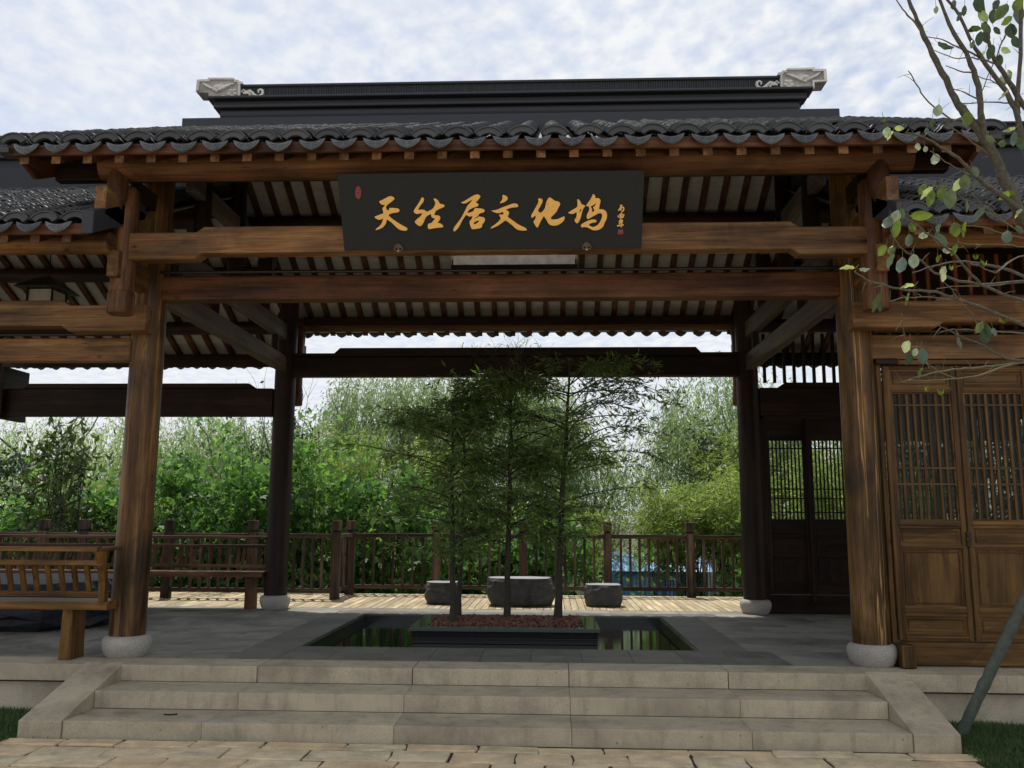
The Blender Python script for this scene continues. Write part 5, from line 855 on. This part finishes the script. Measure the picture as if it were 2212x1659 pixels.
# ================= planter trees =================
def curve_pts(p,q,sag,n=6,wob=.02):
    P=Vector(p);Q=Vector(q); L=[]
    for i in range(n+1):
        t=i/n; c=P.lerp(Q,t); c.z+=sag*4*t*(1-t)*.5; c+=Vector((rng.uniform(-wob,wob),rng.uniform(-wob,wob),rng.uniform(-wob,wob)*.5))*(1 if 0<i<n else 0); L.append(c)
    return L
def planter_tree(label,x,y,h,lean,r,wl_,wr_,z_lo,nb,seed,bare=0,nleaf=5300):
    rng.seed(seed)
    ARCH=wr_>1.2
    t=thing('planter_tree',label,'tree',(x,y,.45),'young trees in the pool planter'); N=10
    T=[Vector((x+lean*((i/N)**1.2)+rng.uniform(-.012,.012),y+rng.uniform(-.012,.012),.44+(h-.44)*i/N)) for i in range(N+1)]
    T[0]=Vector((x,y,.44))
    MB().tube(T,[r*(1.2 if i==0 else 1)*(1-.78*i/N) for i in range(N+1)],9).build('trunk',M_barkp,t)
    bm=MB(); P=[];D=[]
    for i in range(nb):
        u=rng.random()**.9; z=z_lo+(h-z_lo)*u; k=min(N-1,int((z-.44)/(h-.44)*N)); o=T[k].lerp(T[k+1],((z-.44)/(h-.44)*N)-k)
        a=rng.uniform(0,2*math.pi); wr=(wr_ if math.cos(a)>0 else wl_); prof=(.62+.38*math.sin(math.pi*min(1,max(0,(1-u)*1.25))))*(.45 if u>.93 else 1)
        L=prof*rng.uniform(.45,1.0); e=o+Vector((math.cos(a)*L*wr,math.sin(a)*L*.65,L*rng.uniform(.05,.55)-.12*L*L))
        e.z=e.z if e.z<h-.05 else h-.05-rng.uniform(0,.45); pts=curve_pts(o,e,(.5 if (ARCH and math.cos(a)>.2 and L>.6) else .12)*L,6,.015); bm.tube(pts,[.008*(1-.75*j/6)+.0015 for j in range(7)],4,False)
        for j in range(2,7):
            for s in range((5 if ARCH else 3) if j>2 else 1):
                q=pts[j]; dd=Vector((rng.uniform(-1,1)+math.cos(a)*.5,rng.uniform(-1,1)+math.sin(a)*.5,rng.uniform(-.35,.35))).normalized()*rng.uniform(.08,.24); e2=q+dd
                bm.tube([q,q+dd*.5+Vector((0,0,.01)),e2],[.0028,.002,.001],3,False)
                for w in range(2): P.append(q+dd*rng.uniform(.3,1)); D.append(dd.normalized())
    bm.build('branches',M_barkd,t)
    if P:
        P=np.array([tuple(p) for p in P]); D=np.array([tuple(d) for d in D]); rep=max(1,nleaf//len(P)); P=np.repeat(P,rep,0); D=np.repeat(D,rep,0)
        n=len(P); P=P+nr.randn(n,3)*.03; Dl=D*.9+nr.randn(n,3)*.5; Dl[:,2]-=.3
        V,F=leafverts(P,Dl,nr.uniform(.08,.13,n),nr.uniform(.015,.023,n),.06); link('foliage',fastmesh('foliage',V,F,L_pod),t)
    if bare:
        b2=MB(); top=T[-1]-Vector((0,0,.25))
        for i in range(bare):
            a=rng.uniform(-1.25,1.25); L=rng.uniform(.4,.85); d=Vector((math.sin(a),rng.uniform(-.3,.3),math.cos(a)*.85)); p=top+Vector((rng.uniform(-.12,.12),0,rng.uniform(-.1,.1))); pts=[p+d*L*j/5+Vector((rng.uniform(-.02,.02),0,rng.uniform(-.02,.02)))*j/3 for j in range(6)]
            b2.tube(pts,[.0045*(1-.15*j) for j in range(6)],4,False)
            for s in range(4):
                q=pts[rng.randint(2,5)]; e=q+Vector((rng.uniform(-.18,.18),rng.uniform(-.1,.1),rng.uniform(.02,.2))); b2.tube([q,(q+e)/2+Vector((.01,0,.01)),e],[.0025,.002,.001],3,False)
        b2.build('bare_twigs',M_bark,t)
    return t
planter_tree('leftmost slender planter tree whose thick stem rises from the red gravel',-1.08,9.86,2.95,-.03,.038,1.35,.7,1.15,46,101,nleaf=4300)
planter_tree('thin dark stemmed planter tree just behind the leftmost stem',-1.05,10.28,3.1,.06,.031,1.2,.8,1.2,40,102,nleaf=3300)
planter_tree('middle planter tree with bare twigs above its leafy crown',-.49,10.22,3.42,.05,.040,1.0,.9,1.3,58,103,bare=26,nleaf=5300)
planter_tree('rightmost planter tree with thick leaning base and long drooping right branches',.09,10.2,3.50,.16,.046,.8,1.55,1.2,64,104,nleaf=6000)
# ================= background trees =================
def trunk_limbs(t,x,y,z0,h,r,spread,n,mat=M_bark,seed=0):
    q=random.Random(seed); m=MB(); T=[Vector((x+q.uniform(-.12,.12)*i,y+q.uniform(-.1,.1)*i,z0+(h*.55)*i/5)) for i in range(6)]; m.tube(T,[r*(1-.1*i) for i in range(6)],8); m.build('trunk',mat,t)
    b=MB(); ends=[]
    for i in range(n):
        o=T[q.randint(2,5)]; a=q.uniform(0,6.28); e=o+Vector((math.cos(a)*spread*q.uniform(.3,.9),math.sin(a)*spread*q.uniform(.3,.9),h*q.uniform(.12,.42))); pts=[o.lerp(e,j/5)+Vector((q.uniform(-.1,.1),q.uniform(-.1,.1),.15*math.sin(j/5*3.1)))for j in range(6)]; b.tube(pts,[r*.38*(1-.15*j) for j in range(6)],5,False); ends.append(e)
    b.build('branches',mat,t); return T,ends
def willow(label,x,y,h,rx,ry,ns,mat,seed,z0=-1.3,dens=26,strand=(1.0,2.6),lf=(.11,.17),lw=.026):
    t=thing('willow_tree',label,'tree',(x,y,z0),'willows beyond the deck railing'); trunk_limbs(t,x,y,z0,h-z0,.13,rx*.8,16,seed=seed)
    s=np.random.RandomState(seed); 
    # clumps
    nc=int(ns/9)+1; C=unit(s.randn(nc,3))*s.uniform(.35,1,(nc,1))**.5; C[:,2]=C[:,2]*.55+.1
    ci=s.randint(0,nc,ns); st=C[ci]+s.randn(ns,3)*.10
    P0=np.stack([x+st[:,0]*rx,y+st[:,1]*ry,h-.2-(h-z0)*.24+st[:,2]*(h-z0)*.38],1); P0[:,2]=np.minimum(P0[:,2],h-np.abs(s.randn(ns))*.25)
    L=s.uniform(*strand,ns); dr=np.stack([s.randn(ns)*.22+st[:,0]*.3,s.randn(ns)*.22,-np.ones(ns)],1)
    u=s.uniform(0,1,(ns,dens)); 
    Pp=P0[:,None]+dr[:,None]*(u*L[:,None])[...,None]; Pp[...,:2]+= (st[:,None,:2]*.35)*(np.sqrt(u)[...,None]) ; Pp=Pp.reshape(-1,3)+s.randn(ns*dens,3)*.03
    Dd=np.repeat(dr,dens,0)*.75+s.randn(ns*dens,3)*.45; n=len(Pp)
    V,F=leafverts(Pp,Dd,s.uniform(*lf,n),s.uniform(.7,1.2,n)*lw,.05); link('foliage',fastmesh('foliage',V,F,mat),t)
    return t
def shrub(name,label,cat,x,y,rx,ry,z0,z1,n,mat,seed,lobes=1,L=(.09,.14),Wd=.09,group=None,stems=14,droop=.5,clump=90,lo=.0):
    s=np.random.RandomState(seed); t=thing(name,label,cat,(x,y,z0),group); q=random.Random(seed); m=MB()
    nc=max(4,n//clump); C=s.uniform(-1,1,(nc*3,3)); C=C[(C[:,0]**2+C[:,1]**2)<1][:nc]; nc=len(C)
    hh=1-.38*(C[:,0]**2); hh*= (1+.16*np.sin(C[:,0]*5+seed)+.10*np.sin(C[:,0]*13+seed*2)); zc=z0+(z1-z0)*(lo+(1-lo)*((C[:,2]*.5+.5)**.8))*hh
    for k in range(stems):
        a=C[q.randrange(nc)]; m.tube([(x+a[0]*rx*.8,y+a[1]*ry*.6,z0),(x+a[0]*rx*.9+q.uniform(-.1,.1),y+a[1]*ry*.7,(z0+z1)/2),(x+a[0]*rx+q.uniform(-.2,.2),y+a[1]*ry*.8,z0+(z1-z0)*q.uniform(.7,.98))],[.014,.011,.005],4,False)
    m.build('stems',M_barkd,t)
    ci=s.randint(0,nc,n); cs=s.uniform(.12,.30,nc); P=np.stack([x+C[:,0]*rx,y+C[:,1]*ry,zc],1)[ci]+s.randn(n,3)*cs[ci][:,None]*np.array([1,1,.8])
    D=s.randn(n,3)*.8; D[:,1]-=.35; D[:,2]-=droop; V,F=leafverts(P,D,s.uniform(*L,n),s.uniform(.7,1.2,n)*Wd,.10,lobes); link('foliage',fastmesh('foliage',V,F,mat),t)
    return t
def bamboo(label,x,y,rx,h,nc,mat,seed,z0=-1.3,per=330,ulo=.25):
    s=np.random.RandomState(seed); q=random.Random(seed); t=thing('bamboo_clump',label,'bamboo',(x,y,z0),'bamboo beyond the deck railing'); m=MB(); PP=[];DD=[]
    for c in range(nc):
        bx,by=x+q.uniform(-rx,rx)*.75,y+q.uniform(-.8,.8); H=h*q.uniform(.72,1.0); lx,ly=q.uniform(-.5,.5),q.uniform(-.5,.3); pts=[]
        for j in range(9):
            u=j/8; pts.append(Vector((bx+lx*u*u*rx*.7,by+ly*u*u,z0+(H-z0)*(u-.06*u*u*u))))
        m.tube(pts,[.013*(1-.8*j/8)+.002 for j in range(9)],4,False)
        k=per//6
        for w in range(k):
            u=q.uniform(ulo,1.0); j=min(7,int(u*8)); p=pts[j].lerp(pts[j+1],u*8-j if u<1 else 1); a=q.uniform(0,6.28); L=q.uniform(.15,.7)*(1.15-u*.6); e=p+Vector((math.cos(a)*L,math.sin(a)*L,q.uniform(-.05,.35)*L)); 
            for z in range(6): PP.append(tuple(p.lerp(e,q.uniform(.5,1.1)))); DD.append((math.cos(a)*.6,math.sin(a)*.6,-.35))
    m.build('culms',M_twig,t); P=np.array(PP)+s.randn(len(PP),3)*.05; D=np.array(DD)+s.randn(len(PP),3)*.45
    P=np.repeat(P,2,0)+s.randn(2*len(PP),3)*.03; D=np.repeat(D,2,0)+s.randn(2*len(PP),3)*.3; n=len(P)
    V,F=leafverts(P,D,s.uniform(.11,.18,n),s.uniform(.016,.026,n),.05); link('foliage',fastmesh('foliage',V,F,mat),t); return t
# willows, far to near
willow('pale wispy willow at the far left beyond the gallery',-12.4,21,4.5,2.6,1.6,936,L_willow2,201,dens=24)
willow('pale willow seen left of the front left column',-9.6,22.5,4.9,2.3,1.6,936,L_willow2,202,dens=24)
willow('full grey green willow between the two left columns',-7.4,21,4.35,2.0,1.5,1368,L_willow,203)
willow('tall willow right of the rear left column',-4.2,22.5,5.9,1.7,1.5,1116,L_willow,204)
willow('tall dense willow behind the planter trees topping the rear beam',-1.6,22,6.3,2.2,1.6,1710,L_willow,205)
willow('low grey willow behind the rightmost planter tree',1.1,23,4.2,1.6,1.4,594,L_willow,206)
willow('tall willow left of the rear right column',4.3,21,5.6,1.6,1.5,1296,L_willow,207)
willow('willow seen through the rear lattice doors',7.5,21,4.6,2.2,1.5,936,L_willow,208)
willow('willow far right behind the closed gallery',12,22,5.2,2.4,1.6,540,L_willow,209)
shrub('evergreen_tree','dark dense evergreen beside the rear left column','tree',-6.55,20.3,.9,.8,-1.3,4.0,9000,L_dark,301,L=(.10,.16),Wd=.06)
shrub('evergreen_tree','dark evergreen mass low behind the planter trees','tree',-2.2,19.2,1.9,.7,-1.3,2.6,9000,L_dark,302,L=(.10,.16),Wd=.06)
shrub('evergreen_tree','dark evergreen behind the bamboo left of the rear right column','tree',3.6,19.4,1.3,.7,-1.3,3.0,5000,L_dark,303,lo=.55,L=(.10,.16),Wd=.06)
shrub('evergreen_tree','dark shaded trees beyond the left end of the railing','tree',-11.5,18.5,2.4,.8,-1.3,2.3,9000,L_dark,304,L=(.12,.18),Wd=.07)
bamboo('feathery bamboo right of the rear left column',-3.9,17.3,1.1,3.9,20,L_bamboo,401)
bamboo('feathery bamboo behind the left planter stems',-2.3,18.2,1.3,3.3,18,L_bamboo,402)
bamboo('low feathery bamboo behind the right planter stem',.3,17.8,1.3,2.3,14,L_bamboo,403,ulo=.62)
bamboo('bright yellow green bamboo thicket left of the rear right column',3.0,16.9,1.3,2.75,34,L_bamboo,404,per=400,ulo=.66)
bamboo('tall thin bamboo behind the yellow green thicket',3.9,18.3,.9,3.9,14,L_bamboo,405,ulo=.5)
bamboo('bamboo thicket seen through the rear lattice doors',6.2,17.5,1.8,3.4,30,L_bamboo,406)
shrub('evergreen_tree','dark evergreen added to block the sky behind the closed gallery lattice','tree',8.2,18.2,2.6,.8,-1.3,4.2,12000,L_dark,305,L=(.12,.18),Wd=.07)  # added so the bright sky is hidden behind the lattice doors
shrub('evergreen_tree','green tree behind the far end of the closed gallery','tree',12.0,18.5,2.4,.8,-1.3,4.4,9000,L_vine,306,L=(.12,.18),Wd=.07)
bamboo('sparse bamboo left of the full willow',-8.9,18.3,1.6,2.9,16,L_bamboo,407)
vg='leafy climbing shrubs along the railing'
for k,(x,y,rx,z1,n,lab) in enumerate([(-10.6,15.8,1.3,1.9,4200,'dark leafy shrub behind the far left end of the railing'),(-8.9,15.9,1.2,2.25,4600,'bright lobed leaf shrub left of the front left column'),(-7.2,15.7,.9,2.35,3600,'bright climbing shrub just left of the front left column'),
    (-5.9,15.7,1.0,2.45,4600,'bright climbing shrub right of the front left column'),(-4.75,15.6,.85,2.95,4600,'tallest bright green climber beside the rear left column'),(-3.5,15.9,.8,2.6,3600,'climbing shrub behind the corner post of the railing'),
    (-2.3,16.1,.9,1.95,3300,'leafy shrub behind the left planter stems'),(-.7,16.0,1.0,1.75,3300,'leafy shrub behind the stone table'),(.15,16.2,.7,1.45,1700,'sparse leafy shrub behind the right planter stem'),(3.5,15.8,.45,1.2,1500,'leafy shrub beside the rear right column')]):
    shrub('climbing_shrub',lab,'shrub',x,y,rx,.55,-1.0,z1,int(n*1.15),L_vine,500+k,lobes=3,L=(.085,.14),Wd=.10,group=vg)
# oleander-like plant at far left with broad dark leaves
shrub('climbing_shrub','thin low stems in front of the blue shed','shrub',2.4,16.2,.9,.4,-1.0,1.1,420,L_vine,577,lobes=3,L=(.08,.12),Wd=.08,group=vg,stems=34)
shrub('broadleaf_shrub','dark broad leaved shrub with bronze tips at the left edge','shrub',-8.35,14.6,.62,.4,-.3,3.35,1500,L_oleander,601,L=(.16,.26),Wd=.06,clump=26,droop=.1)
# bare twigs above the trees
tw=thing('bare_sapling','bare thin twigs rising above the trees at the left','sapling',(-6.2,19,-1.3)); m=MB()
for i in range(9):
    x=-7.4+rng.uniform(0,3.2); p=Vector((x,19,2.6)); d=Vector((rng.uniform(-.3,.3),0,1)); pts=[p+d*j*.42+Vector((rng.uniform(-.06,.06),0,0)) for j in range(6)]; m.tube(pts,[.012-.0018*j for j in range(6)],4,False)
    for k in range(5): q=pts[rng.randint(1,5)]; m.tube([q,q+Vector((rng.uniform(-.4,.4),0,rng.uniform(.2,.5)))],[.005,.002],3,False)
m.build('twigs',M_bark,tw)
# ================= blue shed and white wall beyond =================
sh=thing('blue_shed','low shed of blue corrugated sheets beyond the railing','shed',(2.6,22.5,-1.3))
def corr(x0,x1,y0,z0,y1,z1,mat,name,par):
    n=int((x1-x0)/.05); v=[];f=[]
    for i in range(n+1):
        x=x0+(x1-x0)*i/n; o=.022 if i%2 else 0; v+=[(x,y0-o,z0+o*.4),(x,y1-o,z1+o*.6)]
    for i in range(n): f.append((2*i,2*i+2,2*i+3,2*i+1))
    MB().add(v,f).build(name,mat,par)
corr(1.55,3.9,22,-1.3,22,.38,M_blue,'corrugated_wall',sh); corr(1.45,4.0,21.85,.36,22.9,.78,M_blue,'corrugated_roof',sh)
B('wall',M_white,sh,1.6,3.85,22.05,24,-1.3,.36)
s2=thing('blue_shed','pale wall and blue roof glimpsed behind the rear right column','shed',(5,24,-1.3))
B('wall',M_white,s2,4.1,7.5,24,27,-1.3,1.15); corr(4.0,7.6,23.8,1.12,25.4,1.75,M_blue,'corrugated_roof',s2); B('roof_ridge',M_blue,s2,4.0,7.6,25.3,25.5,1.7,1.82)
ws=thing('white_wall','white boundary wall glimpsed low through the railing','wall',(-1,24,-1.3)); B('wall',M_white,ws,-6,1.4,25,25.2,-1.3,.15); B('wall_coping',M_ridge,ws,-6.05,1.45,24.95,25.25,.152,.22)

# ================= foreground tree on the right =================
ft=thing('citrus_tree','sparse leafed young tree with thin crossing branches at the right edge','tree',(4.05,5.05,0))
m=MB(); m.tube([(4.1,5.1,-.02),(4.0,5.08,.9),(3.85,5.06,1.7),tuple(BR[0][-1][:3])],[.055,.05,.045,BR[0][-1][3]],10).build('trunk',M_bark,ft)
tips=[]
for L in BR:
    P=[Vector(p[:3]) for p in L]; rad=[p[3] for p in L]; Q=[];Rr=[]
    for i in range(len(P)-1):
        for k in range(3):
            t=k/3; j=Vector((rng.uniform(-1,1),rng.uniform(-1,1),rng.uniform(-1,1)))*.004*(0 if k==0 else 1); Q.append(P[i].lerp(P[i+1],t)+j); Rr.append((rad[i]*(1-t)+rad[i+1]*t)*(1+rng.uniform(-.08,.12)))
    Q.append(P[-1]); Rr.append(rad[-1]); MB().tube(Q,Rr,7).build('branch',M_bark if max(rad)>.008 else M_twig,ft)
    for i in range(len(Q)-2):
        if rng.random()<.30:
            d=Vector((rng.uniform(-1,1),rng.uniform(-1,1),rng.uniform(-.6,1))).normalized()*rng.uniform(.02,.09); tips.append((Q[i],Q[i]+d*.5+Vector((0,0,.004)),Q[i]+d))
# links from branch ends off to the trunk
lm=MB()
for L in BR[1:]:
    e=Vector(L[-1][:3])
    if e.x>2.9: lm.tube([e,e.lerp(Vector((4.0,5.07,max(1.5,e.z-.45))),.5)+Vector((0,0,.05)),Vector((3.95,5.07,max(1.3,e.z-.6)))],[L[-1][3],.012,.02],6)
lm.tube([(3.86,5.06,1.7),(3.95,5.07,2.6),(3.9,5.05,3.6)],[.04,.03,.018],8); lm.build('limbs',M_bark,ft)
tm=MB()
for a,b,c in tips: tm.tube([a,b,c],[.0022,.0016,.0008],4,False)
props(tm.build('twigs',M_twig,ft),kind='stuff')
vl=Vector((0,0,1.6))
for X,Y,Z,L,ang,w,c in LV:
    L*=.95; a=R(ang); d=(Rt*math.cos(a)-Vector((0,0,1))*math.sin(a)+Vector((0,1,0))*rng.uniform(-.35,.35)).normalized()
    n_=(Vector((X,Y,Z))-vl).normalized(); sd=d.cross(n_).normalized(); roll=rng.uniform(-.5,.5) if w>.35 else rng.uniform(.6,1.1); nn=sd.cross(d); sd=(sd*math.cos(roll)+nn*math.sin(roll)).normalized(); nn=sd.cross(d).normalized()
    Wd=L*min(w,.62)*.98/max(.55,math.cos(roll)); o=Vector((X,Y,Z))-d*L*.5; v=[];f=[]; N=7; prof=[.0,.62,.92,1.0,.98,.84,.52,.0]; cur=rng.uniform(-.25,.25)
    for i in range(N+1):
        t=i/N; c_=o+d*L*t+nn*L*cur*(t*t-t)*1.2; hw=Wd*.5*prof[i]; wv=.004*math.sin(i*2.1)
        v+=[c_-sd*hw+nn*(hw*.28+wv),c_,c_+sd*hw+nn*(hw*.28-wv)]
    for i in range(N): f+=[(3*i,3*i+1,3*i+4,3*i+3),(3*i+1,3*i+2,3*i+5,3*i+4)]
    mb_=MB().add(v,f,True); lo=mb_.build('leaf',BL[c],ft)
    ps=MB().tube([o,o-d*.012+Vector((0,0,.006)),o-d*.02+Vector((0,0,.02))],.0013,4,False); ps.build('leaf_stalk',M_twig,lo)
# young shoots
sm=MB(); P=[];D=[]
for (X,Y,Z) in [(2.42,4.85,3.07),(2.46,4.85,3.03),(2.1,4.7,2.27),(2.03,4.7,2.29),(2.62,5,2.73),(2.28,5,3.12),(2.35,5,3.05)]:
    for k in range(7): P.append((X,Y,Z)); D.append((rng.uniform(-.6,.6),rng.uniform(-.6,.6),1))
V,F=leafverts(np.array(P),np.array(D),nr.uniform(.03,.05,len(P)),np.full(len(P),.012),.1); link('young_shoots',fastmesh('young_shoots',V,F,BL['y']),ft)
# prop pole
sp=thing('support_pole','slanting tree prop pole wrapped in grey green tape standing on the lawn','pole',(3.10,6.95,0)); m=MB(); a=Vector((3.08,7.02,-.03)); b=Vector((4.02,5.25,2.55)); N=44
pts=[];rr=[]
b=Vector((3.97,6.55,2.05))
for i in range(N+1): t=i/N; pts.append(a.lerp(b,t)+Vector((rng.uniform(-.002,.002),0,rng.uniform(-.002,.002)))); rr.append(.038+.0045*((i*5)%7)/7+(.006 if i%9==0 else 0))
m.tube(pts,rr,14).build('wrapped_pole',M_wrap,sp)
print('objects',len(bpy.data.objects))
# fallen leaf on the step
fl=thing('fallen_leaf','curled brown dead leaf lying on the second lowest tread at the left','leaf',(-2.86,6.72,.131))
v=[];f=[]
for i in range(6):
    t=i/5; hw=.012*math.sin(math.pi*min(1,t*1.02))+.0005; v+=[(-2.86+.10*(t-.5),6.72+.012*t-hw,.134+.010*abs(t-.5)+.006),(-2.86+.10*(t-.5),6.72+.012*t,.132),(-2.86+.10*(t-.5),6.72+.012*t+hw,.134+.008*abs(t-.5)+.004)]
for i in range(5): f+=[(3*i,3*i+1,3*i+4,3*i+3),(3*i+1,3*i+2,3*i+5,3*i+4)]
MB().add(v,f,True).build('leaf_blade',M_soil,fl)
